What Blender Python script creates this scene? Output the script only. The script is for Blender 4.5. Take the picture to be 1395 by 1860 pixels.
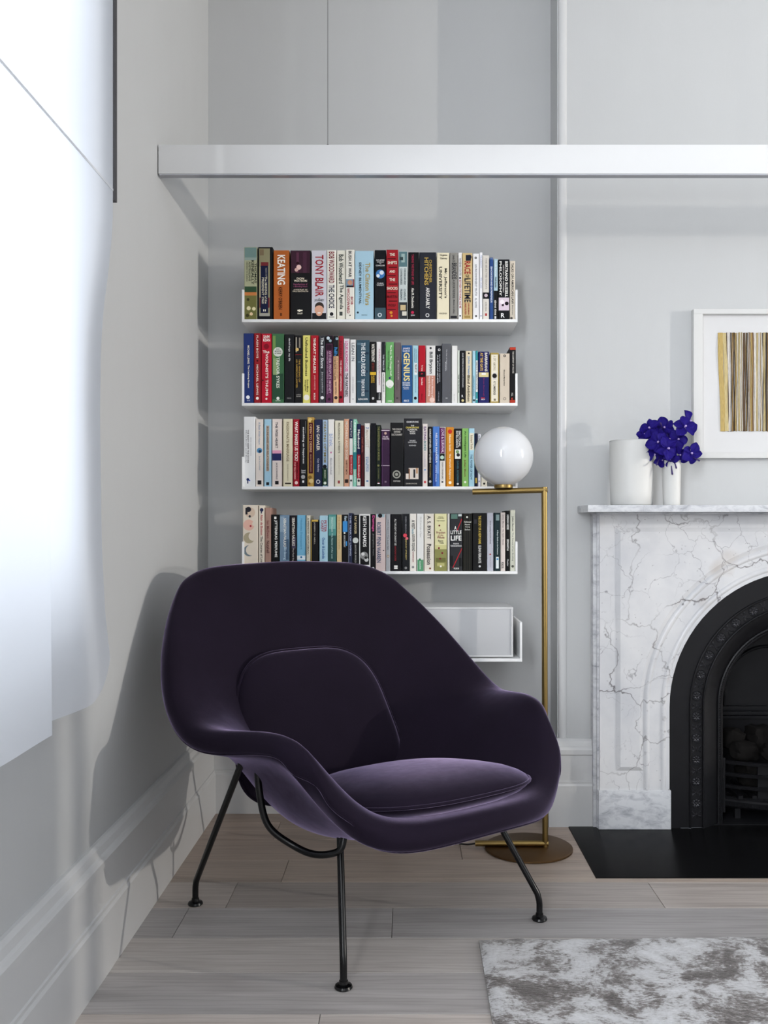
import bpy, bmesh, math, random
from mathutils import Vector, Matrix, noise
for o in list(bpy.data.objects): bpy.data.objects.remove(o)
S = bpy.context.scene
COL = S.collection
PI = math.pi
random.seed(7)

# ------------------------------------------------------------------ camera
CAM_Z = 1.043
F_PX, VX, VY = 1720.0, 740.0, 960.0          # focal length and vanishing point, image 1395 x 1860
cam = bpy.data.cameras.new('camera'); camo = bpy.data.objects.new('camera', cam); COL.objects.link(camo)
camo.location = (0, 0, CAM_Z); camo.rotation_euler = (PI/2, 0, 0)
cam.sensor_width = 36; cam.lens = F_PX/1860*36
cam.shift_x = -(VX-697.5)/1860; cam.shift_y = (VY-930)/1860
KY = F_PX/1490.0                              # depths below are measured at a focal length of 1490 and stretched by this
cam.clip_start = 0.05
S.camera = camo

# ------------------------------------------------------------------ world, lights, exposure
S.view_settings.view_transform = 'Standard'; S.view_settings.look = 'None'
S.view_settings.gamma = 1; S.view_settings.use_curve_mapping = False
S.view_settings.exposure = 1.14
w = bpy.data.worlds.new('world'); S.world = w; w.use_nodes = True
w.node_tree.nodes['Background'].inputs[0].default_value = (0.80, 0.88, 1.0, 1)
w.node_tree.nodes['Background'].inputs[1].default_value = 0.6
def area(name, loc, direction, sx, sy, watts, color):
    l = bpy.data.lights.new(name, 'AREA'); l.shape = 'RECTANGLE'; l.size = sx; l.size_y = sy
    l.energy = watts; l.color = color
    o = bpy.data.objects.new(name, l); COL.objects.link(o); o.location = loc
    o.rotation_euler = Vector(direction).to_track_quat('-Z', 'Y').to_euler()
    return o
# daylight just outside the windows of the room
area('daylight_window_blind', (-1.35, 1.15, 2.0), (1, 0, -0.05), 2.2, 2.6, 11, (0.96, 0.98, 1.0))
area('daylight_window_left', (-1.02, -1.3, 1.9), (1, 0.25, -0.05), 1.5, 2.1, 172, (0.945, 0.97, 1.0))
area('daylight_window_right', (5.0, 1.55, 2.0), (-1, 0.25, 0), 1.2, 2.0, 7, (0.97, 0.98, 1.0))
# low bright sky far beyond the right window: the two patches that throw the crisp shadows
area('daylight_far_upper', (9.5, -0.10, 2.12), (-1, 0.335, 0), 0.07, 0.10, 128, (1.0, 0.93, 0.84))
area('daylight_far_lower', (9.5, -0.06, 1.45), (-1, 0.335, 0.05), 0.07, 0.10, 46, (1.0, 0.93, 0.84))

# ------------------------------------------------------------------ helpers
def tag(o, label=None, cat=None, group=None, kind=None):
    if label: o['label'] = label
    if cat: o['category'] = cat
    if group: o['group'] = group
    if kind: o['kind'] = kind
    return o
def empty(name, loc=(0, 0, 0), rz=0.0, label=None, cat=None, group=None):
    o = bpy.data.objects.new(name, None); COL.objects.link(o)
    o.location = loc; o.rotation_euler = (0, 0, rz); o.empty_display_size = 0.05
    return tag(o, label, cat, group)
def link(name, me, mat=None, parent=None, loc=None, rot=None):
    o = bpy.data.objects.new(name, me); COL.objects.link(o)
    if mat and not me.materials: me.materials.append(mat)
    if parent: o.parent = parent
    if loc: o.location = loc
    if rot: o.rotation_euler = rot
    return o
def smooth(me, ang=None):
    for p in me.polygons: p.use_smooth = True
    if ang is not None:
        try: me.set_sharp_from_angle(angle=ang)
        except Exception: pass
class MB:
    """collects shapes, builds one mesh"""
    def __init__(s): s.v = []; s.f = []
    def add(s, verts, faces):
        n = len(s.v); s.v += [tuple(v) for v in verts]; s.f += [tuple(i+n for i in f) for f in faces]; return s
    def box(s, x0, x1, y0, y1, z0, z1):
        return s.add([(x0,y0,z0),(x1,y0,z0),(x1,y1,z0),(x0,y1,z0),(x0,y0,z1),(x1,y0,z1),(x1,y1,z1),(x0,y1,z1)],
            [(0,3,2,1),(4,5,6,7),(0,1,5,4),(1,2,6,5),(2,3,7,6),(3,0,4,7)])
    def grid(s, rows, close_u=False, close_v=False):
        nu = len(rows); nv = len(rows[0]); vs = [p for r in rows for p in r]; fs = []
        for i in range(nu if close_u else nu-1):
            for j in range(nv if close_v else nv-1):
                a = i*nv+j; b = ((i+1) % nu)*nv+j; c = ((i+1) % nu)*nv+(j+1) % nv; d = i*nv+(j+1) % nv
                fs.append((a, b, c, d))
        return s.add(vs, fs)
    def tube(s, pts, r, n=12, caps=True):
        pts = [Vector(p) for p in pts]; rows = []; up = None
        rad = r if isinstance(r, (list, tuple)) else [r]*len(pts)
        for i, p in enumerate(pts):
            t = (pts[min(i+1, len(pts)-1)]-pts[max(i-1, 0)]).normalized()
            if up is None:
                up = Vector((0,0,1)) if abs(t.z) < .9 else Vector((1,0,0))
            a = t.cross(up).normalized(); up = a.cross(t).normalized()
            rows.append([p+(a*math.cos(2*PI*k/n)+up*math.sin(2*PI*k/n))*rad[i] for k in range(n)])
        base = len(s.v); s.grid(rows, close_v=True)
        if caps:
            s.f.append(tuple(base+k for k in range(n))); s.f.append(tuple(base+(len(pts)-1)*n+k for k in reversed(range(n))))
        return s
    def lathe(s, prof, n=48, c=(0, 0, 0)):
        rows = [[(c[0]+r*math.cos(2*PI*k/n), c[1]+r*math.sin(2*PI*k/n), c[2]+z) for k in range(n)] for r, z in prof]
        return s.grid(rows, close_v=True)
    def prism(s, poly, axis, a0, a1):
        """polygon extruded along axis; poly in the two other axes in order"""
        n = len(poly)
        def mk(p, a):
            return {'x': (a, p[0], p[1]), 'y': (p[0], a, p[1]), 'z': (p[0], p[1], a)}[axis]
        vs = [mk(p, a0) for p in poly]+[mk(p, a1) for p in poly]
        fs = [tuple(range(n)), tuple(range(2*n-1, n-1, -1))]+[(i, (i+1) % n, n+(i+1) % n, n+i) for i in range(n)]
        return s.add(vs, fs)
    def mesh(s, name, sm=None, ang=None, bevel=None):
        me = bpy.data.meshes.new(name); me.from_pydata(s.v, [], s.f)
        bm = bmesh.new(); bm.from_mesh(me); bmesh.ops.recalc_face_normals(bm, faces=bm.faces)
        if bevel:
            bmesh.ops.bevel(bm, geom=[e for e in bm.edges if e.is_manifold and e.calc_face_angle(0) > .6], offset=bevel, segments=2, affect='EDGES', profile=.6)
        bm.to_mesh(me); bm.free()
        if sm: smooth(me, ang)
        return me
    def build(s, name, mat, parent=None, sm=False, ang=None, bevel=None, loc=None, rot=None):
        if bevel and not sm: sm, ang = True, .7
        return link(name, s.mesh(name, sm, ang, bevel), mat, parent, loc, rot)
def catmull(pts, sub=8, closed=False):
    pts = [Vector(p) for p in pts]; n = len(pts); out = []
    for i in range(n if closed else n-1):
        g = (lambda k: pts[k % n]) if closed else (lambda k: pts[max(0, min(n-1, k))])
        p0, p1, p2, p3 = g(i-1), g(i), g(i+1), g(i+2)
        for k in range(sub):
            t = k/sub
            out.append(.5*((2*p1)+(p2-p0)*t+(2*p0-5*p1+4*p2-p3)*t*t+(3*p1-p0-3*p2+p3)*t**3))
    if not closed: out.append(pts[-1])
    return out
def subsurf(o, lv=2):
    m = o.modifiers.new('subdivision', 'SUBSURF'); m.levels = lv; m.render_levels = lv; return m

# ------------------------------------------------------------------ materials
def srgb(r, g, b):
    f = lambda c: (c/255/12.92) if c/255 <= .04045 else ((c/255+.055)/1.055)**2.4
    return (f(r), f(g), f(b), 1)
def hexc(h): return srgb(int(h[0:2], 16), int(h[2:4], 16), int(h[4:6], 16))
class NT:
    def __init__(s, name):
        s.m = bpy.data.materials.new(name); s.m.use_nodes = True; s.t = s.m.node_tree
        s.b = s.t.nodes['Principled BSDF']; s.out = s.t.nodes['Material Output']
    def n(s, typ, **kw):
        nd = s.t.nodes.new(typ)
        for k, v in kw.items():
            if k.startswith('i_'): nd.inputs[k[2:].replace('_', ' ')].default_value = v
            else: setattr(nd, k, v)
        return nd
    def l(s, a, b): s.t.links.new(a, b)
    def coord(s, scale=(1, 1, 1), which='Object', rot=(0, 0, 0)):
        c = s.n('ShaderNodeTexCoord'); mp = s.n('ShaderNodeMapping'); mp.inputs['Scale'].default_value = scale
        mp.inputs['Rotation'].default_value = rot
        s.l(c.outputs[which], mp.inputs['Vector']); return mp.outputs['Vector']
    def noise(s, vec, scale, detail=3, rough=.5, dist=0.0):
        nd = s.n('ShaderNodeTexNoise'); nd.inputs['Scale'].default_value = scale; nd.inputs['Detail'].default_value = detail
        nd.inputs['Roughness'].default_value = rough; nd.inputs['Distortion'].default_value = dist
        if vec is not None: s.l(vec, nd.inputs['Vector'])
        return nd
    def ramp(s, fac, stops):
        r = s.n('ShaderNodeValToRGB'); e = r.color_ramp.elements
        while len(e) < len(stops): e.new(.5)
        for k, (p, c) in enumerate(stops): e[k].position = p; e[k].color = c
        s.l(fac, r.inputs['Fac']); return r.outputs['Color']
    def mix(s, fac, a, b, blend='MIX'):
        m = s.n('ShaderNodeMix', data_type='RGBA', blend_type=blend)
        for sock, v in ((m.inputs[0], fac), (m.inputs[6], a), (m.inputs[7], b)):
            if hasattr(v, 'links'): s.l(v, sock)
            else: sock.default_value = v
        return m.outputs[2]
    def bump(s, h, strength=.2, dist=.002):
        b = s.n('ShaderNodeBump'); b.inputs['Strength'].default_value = strength; b.inputs['Distance'].default_value = dist
        s.l(h, b.inputs['Height']); s.l(b.outputs['Normal'], s.b.inputs['Normal'])
    def set(s, **kw):
        for k, v in kw.items(): s.b.inputs[k.replace('_', ' ')].default_value = v
        return s
def plain(name, col, rough=.5, metal=0.0, spec=.5, **kw):
    t = NT(name); t.set(Base_Color=col, Roughness=rough, Metallic=metal); t.b.inputs['Specular IOR Level'].default_value = spec
    t.set(**kw); return t.m
def paint(name, col, rough=.55, streak=1.0):
    t = NT(name); v = t.coord((1, 1, .25)); nz = t.noise(v, 9, 4, .6)
    c2 = tuple(x*.955 for x in col[:3])+(1,)
    t.l(t.mix(nz.outputs['Fac'], col, c2), t.b.inputs['Base Color']); t.set(Roughness=rough)
    v2 = t.coord((1, 1, .18)); n2 = t.noise(v2, 140, 3, .6)
    t.bump(n2.outputs['Fac'], .10*streak, .0015); return t.m
M = {}
M['wall'] = paint('wall_paint_grey', (.52, .53, .535, 1))
M['trim'] = paint('trim_paint_white', (.60, .605, .61, 1), .35, .6)
M['ceiling'] = paint('ceiling_paint', (.78, .78, .78, 1))
M['white_metal'] = plain('white_powder_coat', (.66, .665, .67, 1), .4)
M['black_metal'] = plain('black_lacquered_steel', (.003, .003, .0035, 1), .25, spec=.3)
# ------------------------------------------------------------------ the room
XL, YB, YC = -0.736, 3.03*KY, 2.895*KY            # left wall, alcove wall, chimney-breast face
XB0, XB1 = 0.5287, 2.235                    # chimney breast sides
XR, YR, ZC = 4.7, -2.8, 3.3                 # right wall, rear wall, ceiling
FCX, FCZ = 1.382, 0.4235                    # fireplace arch centre
tag(MB().box(XL-.3, XR+.3, YR-.3, YB+.6, -.10, -.012).build('floor', plain('subfloor', (.05, .045, .04, 1), .9)), kind='structure')
FLOOR = bpy.data.objects['floor']
tag(MB().box(XL-.3, XR+.3, YR-.3, YB+.6, ZC, ZC+.1).build('ceiling', M['ceiling']), kind='structure')
tag(MB().box(XL-.2, XB0+.02, YB, YB+.15, -.02, ZC).box(XB1-.02, XR+.2, YB, YB+.15, -.02, ZC).build('wall_back', M['wall']), kind='structure')
# left wall with the window opening behind the blind
LW = (0.30*KY, 1.72*KY, 0.88, 2.95)
LW2 = (-2.1, -0.5, 0.88, 2.95)              # second window further along the same wall
b = MB(); y0, y1, z0, z1 = LW; v0, v1 = LW2[:2]
b.box(XL-.2, XL, y1, YB+.1, -.02, ZC).box(XL-.2, XL, YR-.2, v0, -.02, ZC).box(XL-.2, XL, v1, y0, -.02, ZC)
for q0, q1 in ((y0, y1), (v0, v1)): b.box(XL-.2, XL, q0, q1, -.02, z0).box(XL-.2, XL, q0, q1, z1, ZC)
tag(b.build('wall_left', M['wall']), kind='structure')
# right wall with an unseen window, edge and sill set to trim the far light
RW = (0.81, 2.40, 1.00, 3.05)
b = MB(); y0, y1, z0, z1 = RW
b.box(XR, XR+.2, y1, YB+.1, -.02, ZC).box(XR, XR+.2, YR-.2, y0, -.02, ZC).box(XR, XR+.2, y0, y1, -.02, z0).box(XR, XR+.2, y0, y1, z1, ZC)
tag(b.build('wall_right', M['wall']), kind='structure')
tag(MB().box(XL-.2, XR+.2, YR-.2, YR, -.02, ZC).build('wall_rear', M['wall']), kind='structure')
def frame_x(name, x, y0, y1, z0, z1, bars):
    b = MB(); t = .05
    b.box(x-.02, x+.02, y0, y0+t, z0, z1).box(x-.02, x+.02, y1-t, y1, z0, z1).box(x-.02, x+.02, y0+t, y1-t, z0, z0+t).box(x-.02, x+.02, y0+t, y1-t, z1-t, z1)
    if bars > 1: zm = (z0+z1)/2; b.box(x-.018, x+.018, y0+t, y1-t, zm-.025, zm+.025)
    for k in range(1, bars): yy = y0+(y1-y0)*k/bars; b.box(x-.012, x+.012, yy-.012, yy+.012, z0+t, z1-t)
    if bars == 0: b.box(x-.015, x+.015, y0+.085, y0+.125, z0+t, z1-t)      # unseen bar, added to cut a bright streak on the left wall
    return tag(b.build(name, M['trim']), kind='structure')
frame_x('window_1', XL-.12, LW[0], LW[1], LW[2], LW[3], 2)
frame_x('window_2', XR+.12, RW[0], RW[1], RW[2], RW[3], 0)
frame_x('window_3', XL-.12, LW2[0], LW2[1], LW2[2], LW2[3], 2)
# chimney breast, open where the fireplace stands
b = MB(); hx0, hx1, hz = FCX-.42, FCX+.42, .86
b.box(XB0, hx0, YC, YB+.12, -.02, ZC).box(hx1, XB1, YC, YB+.12, -.02, ZC).box(hx0, hx1, YC, YB+.12, hz, ZC)
tag(b.build('wall_chimney_breast', M['wall']), kind='structure')
# staff bead down the corner of the breast
b = MB(); pr = []
for k in range(13): a = PI*(k/12)*1.0; pr.append((XB0+.0185-.0155*math.cos(a), YC-.009*math.sin(a)))
pr = [(XB0+.0185-.0155, YC+.004)]+pr+[(XB0+.0185+.0155, YC+.004)]
b.prism(pr, 'z', .30, ZC)
tag(b.build('trim_1', M['trim'], sm=True, ang=.7), kind='structure')
# skirting boards (profile: out, up)
SK = [(0, 0), (.035, 0), (.035, .143), (.031, .150), (.031, .158), (.027, .160), (.027, .248), (.031, .252), (.031, .268), (.026, .276), (.020, .280), (.016, .296), (.008, .304), (0, .304)]
b = MB(); b.prism([(XL+p, q) for p, q in SK], 'y', YR, YB); tag(b.build('baseboard_left', M['trim']), kind='structure')
b = MB(); b.prism([(YB-p, q) for p, q in SK], 'x', XL, XB0)
b.prism([(XB0-p, q) for p, q in SK], 'y', YC, YB)
tag(b.build('baseboard_back', M['trim']), kind='structure')
b = MB(); b.prism([(YC-p, q) for p, q in SK], 'x', XB0-.035, .651); b.prism([(YC-p, q) for p, q in SK], 'x', 2.113, XB1)
tag(b.build('baseboard_breast', M['trim']), kind='structure')

# ------------------------------------------------------------------ oak planks
t = NT('limed_oak'); inf = t.n('ShaderNodeObjectInfo'); tc = t.n('ShaderNodeTexCoord')
off = t.n('ShaderNodeVectorMath', operation='SCALE'); cmb = t.n('ShaderNodeCombineXYZ')
for k in range(3): t.l(inf.outputs['Random'], cmb.inputs[k])
t.l(cmb.outputs[0], off.inputs[0]); off.inputs[3].default_value = 37.0
add = t.n('ShaderNodeVectorMath', operation='ADD'); t.l(tc.outputs['Object'], add.inputs[0]); t.l(off.outputs[0], add.inputs[1])
mp = t.n('ShaderNodeMapping'); mp.inputs['Scale'].default_value = (1.1, 12, 1); t.l(add.outputs[0], mp.inputs['Vector'])
n1 = t.noise(mp.outputs[0], 2.2, 5, .6, .4)
wv = t.n('ShaderNodeTexWave', wave_type='RINGS', rings_direction='Z'); wv.inputs['Scale'].default_value = 1.5; wv.inputs['Distortion'].default_value = 9.0
wv.inputs['Detail'].default_value = 3; wv.inputs['Detail Scale'].default_value = 1.2; t.l(mp.outputs[0], wv.inputs['Vector'])
mp2 = t.n('ShaderNodeMapping'); mp2.inputs['Scale'].default_value = (3, 70, 1); t.l(add.outputs[0], mp2.inputs['Vector'])
n2 = t.noise(mp2.outputs[0], 1.5, 3, .6)
base = inf.outputs['Color']
m1 = t.mix(1.0, base, t.ramp(n1.outputs['Fac'], [(.28, (.70, .68, .67, 1)), (.68, (1, 1, 1, 1))]), 'MULTIPLY')
m2 = t.mix(.50, m1, t.ramp(wv.outputs['Fac'], [(0, (.74, .72, .71, 1)), (.30, (1, 1, 1, 1))]), 'MULTIPLY')
m3 = t.mix(.13, m2, t.ramp(n2.outputs['Fac'], [(.35, (.78, .76, .75, 1)), (.6, (1, 1, 1, 1))]), 'MULTIPLY')
t.l(m3, t.b.inputs['Base Color']); t.set(Roughness=.42); t.bump(n2.outputs['Fac'], .04, .001)
M['oak'] = t.m
PW = .1645*KY
seams = {2: [-.60, -.04, 1.9, 3.3], 3: [-.5, .709, 2.2], 4: [-.373, 1.5, 3.0], 5: [.173, 2.0], 6: [-.45, .9, 2.5], 7: [-.2, 1.2], -1: [-.187, 1.35, 2.9], 0: [-1.0, 1.7, 3.2], 1: [.95, 2.6]}
rp = random.Random(3)
HEARTH = (.563, 2.201, 2.447*KY)              # x0, x1, front y
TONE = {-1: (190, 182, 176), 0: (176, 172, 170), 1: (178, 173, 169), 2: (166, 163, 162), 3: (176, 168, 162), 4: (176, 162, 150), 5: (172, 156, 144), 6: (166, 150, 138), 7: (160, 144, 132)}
def plank(x0, x1, y0, y1):
    g = .0007
    me = MB().box(x0+g, x1-g, y0+g, y1-g, -.012, rp.uniform(-.0003, 0)).mesh('plank', bevel=.0009)
    o = link('plank', me, M['oak'], FLOOR)
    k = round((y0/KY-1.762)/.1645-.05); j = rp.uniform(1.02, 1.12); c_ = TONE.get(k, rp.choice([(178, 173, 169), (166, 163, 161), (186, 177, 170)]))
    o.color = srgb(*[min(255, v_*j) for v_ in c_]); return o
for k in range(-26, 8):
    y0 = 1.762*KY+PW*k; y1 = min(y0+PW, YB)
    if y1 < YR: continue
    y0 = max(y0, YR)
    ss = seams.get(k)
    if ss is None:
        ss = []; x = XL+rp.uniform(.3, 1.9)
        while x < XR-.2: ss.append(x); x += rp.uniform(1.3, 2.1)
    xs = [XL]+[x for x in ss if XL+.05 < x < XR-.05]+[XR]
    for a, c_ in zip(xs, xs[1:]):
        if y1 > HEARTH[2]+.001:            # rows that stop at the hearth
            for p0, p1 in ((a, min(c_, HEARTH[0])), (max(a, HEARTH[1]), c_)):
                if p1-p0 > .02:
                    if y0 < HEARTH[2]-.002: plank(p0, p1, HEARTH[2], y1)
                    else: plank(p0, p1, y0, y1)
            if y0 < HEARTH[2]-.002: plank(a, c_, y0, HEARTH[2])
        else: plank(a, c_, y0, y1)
# ------------------------------------------------------------------ lounge chair
t = NT('aubergine_mohair_velvet'); v = t.coord((1, 1, 1)); nz = t.noise(v, 420, 2, .5); nb = t.noise(v, 7, 3, .5)
t.l(t.mix(nb.outputs['Fac'], (.0078, .0052, .0105, 1), (.0125, .0082, .0175, 1)), t.b.inputs['Base Color'])
t.set(Roughness=.85, Sheen_Roughness=.31, Sheen_Tint=(.52, .42, .68, 1)); t.b.inputs['Specular IOR Level'].default_value = .08
mr = t.n('ShaderNodeMapRange'); t.l(t.noise(v, 38, 4, .65).outputs['Fac'], mr.inputs['Value']); mr.inputs['From Min'].default_value = .3; mr.inputs['From Max'].default_value = .7; mr.inputs['To Min'].default_value = .72; mr.inputs['To Max'].default_value = 1.0; t.l(mr.outputs[0], t.b.inputs['Sheen Weight'])
t.bump(nz.outputs['Fac'], .35, .0007); M['velvet'] = t.m
TH = math.radians(37.8)
CS = .985                                    # size
CX, CY = .108*CS, 2.336*CS
CH = empty('lounge_chair', (CX, CY, 0), TH, 'dark aubergine velvet lounge chair with sweeping shell and black rod legs', 'chair')
def chair_local(X, Y, Z):
    dx, dy = X-CX, Y-CY
    return Vector((dx*math.cos(TH)+dy*math.sin(TH), -dx*math.sin(TH)+dy*math.cos(TH), Z))
# local frame: +x lateral, -y forward, z up.  control net (lateral, forward, height)
NETC = [  # front lip -> top of back ; columns centre -> rim
 [(0, .146, .356), (.14, .131, .348), (.242, .092, .340), (.318, .050, .365), (.370, -.005, .420)],
 [(0, .02, .325), (.15, .01, .328), (.265, -.005, .352), (.350, -.028, .450), (.394, -.052, .530)],
 [(0, -.12, .295), (.18, -.12, .302), (.295, -.125, .345), (.356, -.122, .504), (.413, -.122, .568)],
 [(0, -.26, .260), (.20, -.25, .268), (.315, -.25, .335), (.366, -.25, .515), (.450, -.245, .558)],
 [(0, -.41, .245), (.195, -.41, .258), (.300, -.395, .365), (.385, -.375, .516), (.497, -.355, .542)],
 [(0, -.545, .30), (.19, -.545, .325), (.306, -.502, .460), (.406, -.455, .535), (.510, -.435, .562)],
 [(0, -.615, .49), (.21, -.60, .50), (.335, -.572, .548), (.425, -.530, .582), (.501, -.515, .606)],
 [(0, -.675, .635), (.21, -.66, .64), (.335, -.635, .655), (.412, -.61, .675), (.475, -.592, .682)],
 [(0, -.735, .780), (.19, -.73, .780), (.305, -.71, .782), (.370, -.695, .784), (.424, -.688, .784)],
 [(0, -.79, .920), (.13, -.79, .915), (.232, -.795, .913), (.308, -.793, .902), (.358, -.780, .876)],
]
EXT = .027                                   # the padded rim rolls this far past the net
CURL = [.0, .010, .024, .030, .030, .022, .004, 0, 0, 0]
for i, r in enumerate(NETC):
    e = Vector(r[4]); d = (e-Vector(r[3])).normalized(); e2 = e+d*EXT; e2.z -= CURL[i]
    r[4] = tuple(e2)
for i, k in ((0, 1), (9, 8)):
    for j in range(5):
        e = Vector(NETC[i][j]); d = e-Vector(NETC[k][j]); NETC[i][j] = tuple(e+d.normalized()*EXT)
rows = []
NETC = [[(a*CS, f*CS, CAM_Z-(CAM_Z-z)*CS) for a, f, z in r] for r in NETC]
for r in NETC:
    rows.append([Vector((-a, -f, z)) for a, f, z in reversed(r[1:])]+[Vector((a, -f, z)) for a, f, z in r])
shell = link('shell', MB().grid(rows).mesh('shell', True), M['velvet'], CH)
m = shell.modifiers.new('subdivision', 'SUBSURF'); m.levels = m.render_levels = 1
m = shell.modifiers.new('thickness', 'SOLIDIFY'); m.thickness = .064; m.offset = 0; m.use_even_offset = False
m = shell.modifiers.new('rounding', 'SUBSURF'); m.levels = m.render_levels = 2
def cushion(name, c, ex, ey, hw, hd, expo, up, down, taper=0.0, curve=0.0, n=64):
    """padded cushion: outline a superellipse in the plane ex, ey; domed on both faces, with a welt"""
    ex, ey = Vector(ex).normalized(), Vector(ey).normalized(); ez = ex.cross(ey); c = Vector(c)
    def out(k, r):
        a = 2*PI*k/n; ca, sa = math.cos(a), math.sin(a)
        x = hw*math.copysign(abs(ca)**(2/expo), ca)*r; y = hd*math.copysign(abs(sa)**(2/expo), sa)*r
        x *= 1-taper*y/hd
        return x, y
    def pt(k, r, h):
        x, y = out(k, r); return c+ex*x+ey*y+ez*(h+curve*x*x)
    rows = []; R = [.02, .25, .5, .7, .84, .93, .98, 1.0]
    for r in R: rows.append([pt(k, r, up*(1-r**3.0)**.62) for k in range(n)])
    for r in reversed(R[:-1]): rows.append([pt(k, r, -down*(1-r**5)**.6) for k in range(n)])
    b = MB().grid(rows, close_v=True); L = len(b.v)
    b.f.append(tuple(range(n))); b.f.append(tuple(L-1-k for k in range(n)))
    o = b.build(name, M['velvet'], CH, sm=True)
    w_ = MB(); pts = [pt(k, 1.0, 0)+(pt(k, 1.0, 0)-c).normalized()*.001 for k in range(n)]
    rr = []
    for i, p in enumerate(pts):
        tg = (pts[(i+1) % n]-pts[i-1]).normalized(); a = tg.cross(ez).normalized()
        rr.append([p+(a*math.cos(2*PI*q/8)+ez*math.sin(2*PI*q/8))*.0042 for q in range(8)])
    w_.grid(rr, close_u=True, close_v=True).build('welt', M['velvet'], o, sm=True)
    return o
cushion('seat_cushion', (-.006, .150, .386), (1, 0, 0), (0, 1, -.14), .268, .282, 2.7, .052, .042)
cushion('back_cushion', (-.052, .545, .492), (1, 0, 0), (0, .34, .94), 0.254, .212, 3.6, .055, .05, taper=.16, curve=.35)
# seam where the padded roll meets the outer shell
tmpo = bpy.data.objects.new('seam_guide', MB().grid(rows).mesh('seam_guide', True)); COL.objects.link(tmpo); subsurf(tmpo, 3)
dgc = bpy.context.evaluated_depsgraph_get(); ev = bpy.data.meshes.new_from_object(tmpo.evaluated_get(dgc))
bmg = bmesh.new(); bmg.from_mesh(ev); bmg.normal_update()
bed = [e for e in bmg.edges if e.is_boundary]; nxt = {}
for e in bed:
    for q0, q1 in (e.verts, reversed(e.verts)): nxt.setdefault(q0.index, []).append(q1.index)
bmg.verts.ensure_lookup_table(); cur = bed[0].verts[0].index; prev = None; loop_ = []
while True:
    loop_.append(cur); n_ = [q_ for q_ in nxt[cur] if q_ != prev]; prev, cur = cur, n_[0]
    if cur == loop_[0] or len(loop_) > 5000: break
pts_ = []
for i in loop_:
    vtx = bmg.verts[i]; nn = vtx.normal.copy()
    if nn.dot(Vector((0, .20, .75))-vtx.co) < 0: nn = -nn
    fc = sum((f_.calc_center_median() for f_ in vtx.link_faces), Vector())/len(vtx.link_faces)
    inw = (fc-vtx.co).normalized(); pts_.append(vtx.co-nn*.030+inw*.014)
from mathutils.bvhtree import BVHTree
bvh = BVHTree.FromObject(shell, dgc)
pts_ = [bvh.find_nearest(p)[0] for p in pts_]
for _ in range(4): pts_ = [(pts_[i-1]+pts_[i]*2+pts_[(i+1) % len(pts_)])/4 for i in range(len(pts_))]
bmg.free(); bpy.data.objects.remove(tmpo)
rr_ = []
for i, p in enumerate(pts_):
    tg = (pts_[(i+1) % len(pts_)]-pts_[i-1]).normalized(); a_ = tg.cross(Vector((.31, .52, .79))).normalized(); b_ = a_.cross(tg)
    rr_.append([p+(a_*math.cos(2*PI*q_/6)+b_*math.sin(2*PI*q_/6))*.0030 for q_ in range(6)])
MB().grid(rr_, close_u=True, close_v=True).build('seam_welt', M['velvet'], CH, sm=True)
# steel rod frame
def rod(name, pts, r=.0085): return MB().tube(pts, r, 12).build(name, M['black_metal'], CH, sm=True, ang=1.0)
FEET = {'fl': (-.145, 1.861*KY), 'fr': (.352, 2.186*KY), 'rl': (-.588, 2.275*KY)}
loc = {k: chair_local(x, y, 0) for k, (x, y) in FEET.items()}
loc['rr'] = Vector((-loc['rl'].x, loc['rl'].y+.05, 0))
TOPS = {'fl': (-.215, .165, .33), 'fr': (.245, .165, .33), 'rl': (-.39, .33, .475), 'rr': (.39, .33, .475)}
for k in ('fl', 'fr', 'rl', 'rr'):
    f_ = loc[k]; tp = Vector(TOPS[k]); el = f_+Vector((0, 0, .060))
    d = (tp-el).normalized()
    pts = [f_+Vector((0, 0, .004)), f_+Vector((0, 0, .042)), f_+Vector((0, 0, .050))+d*.002, el+d*.012, el+d*.05, tp]
    lg = rod('leg', [tuple(p) for p in pts])
    MB().lathe([(0, 0), (.019, 0), (.021, .003), (.019, .008), (.011, .011), (.010, .018), (0, .018)], 20).build('foot_glide', M['black_metal'], lg, sm=True, ang=.8, loc=tuple(f_))
for s in (-1, 1):
    pts = catmull([(s*.375, .285, .50), (s*.372, .28, .41), (s*.356, .265, .325), (s*.310, .222, .277), (s*.278, .170, .263), (s*.240, .130, .275), (s*.225, .13, .31)], 8)
    rod('side_rod', [tuple(p) for p in pts])
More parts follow.
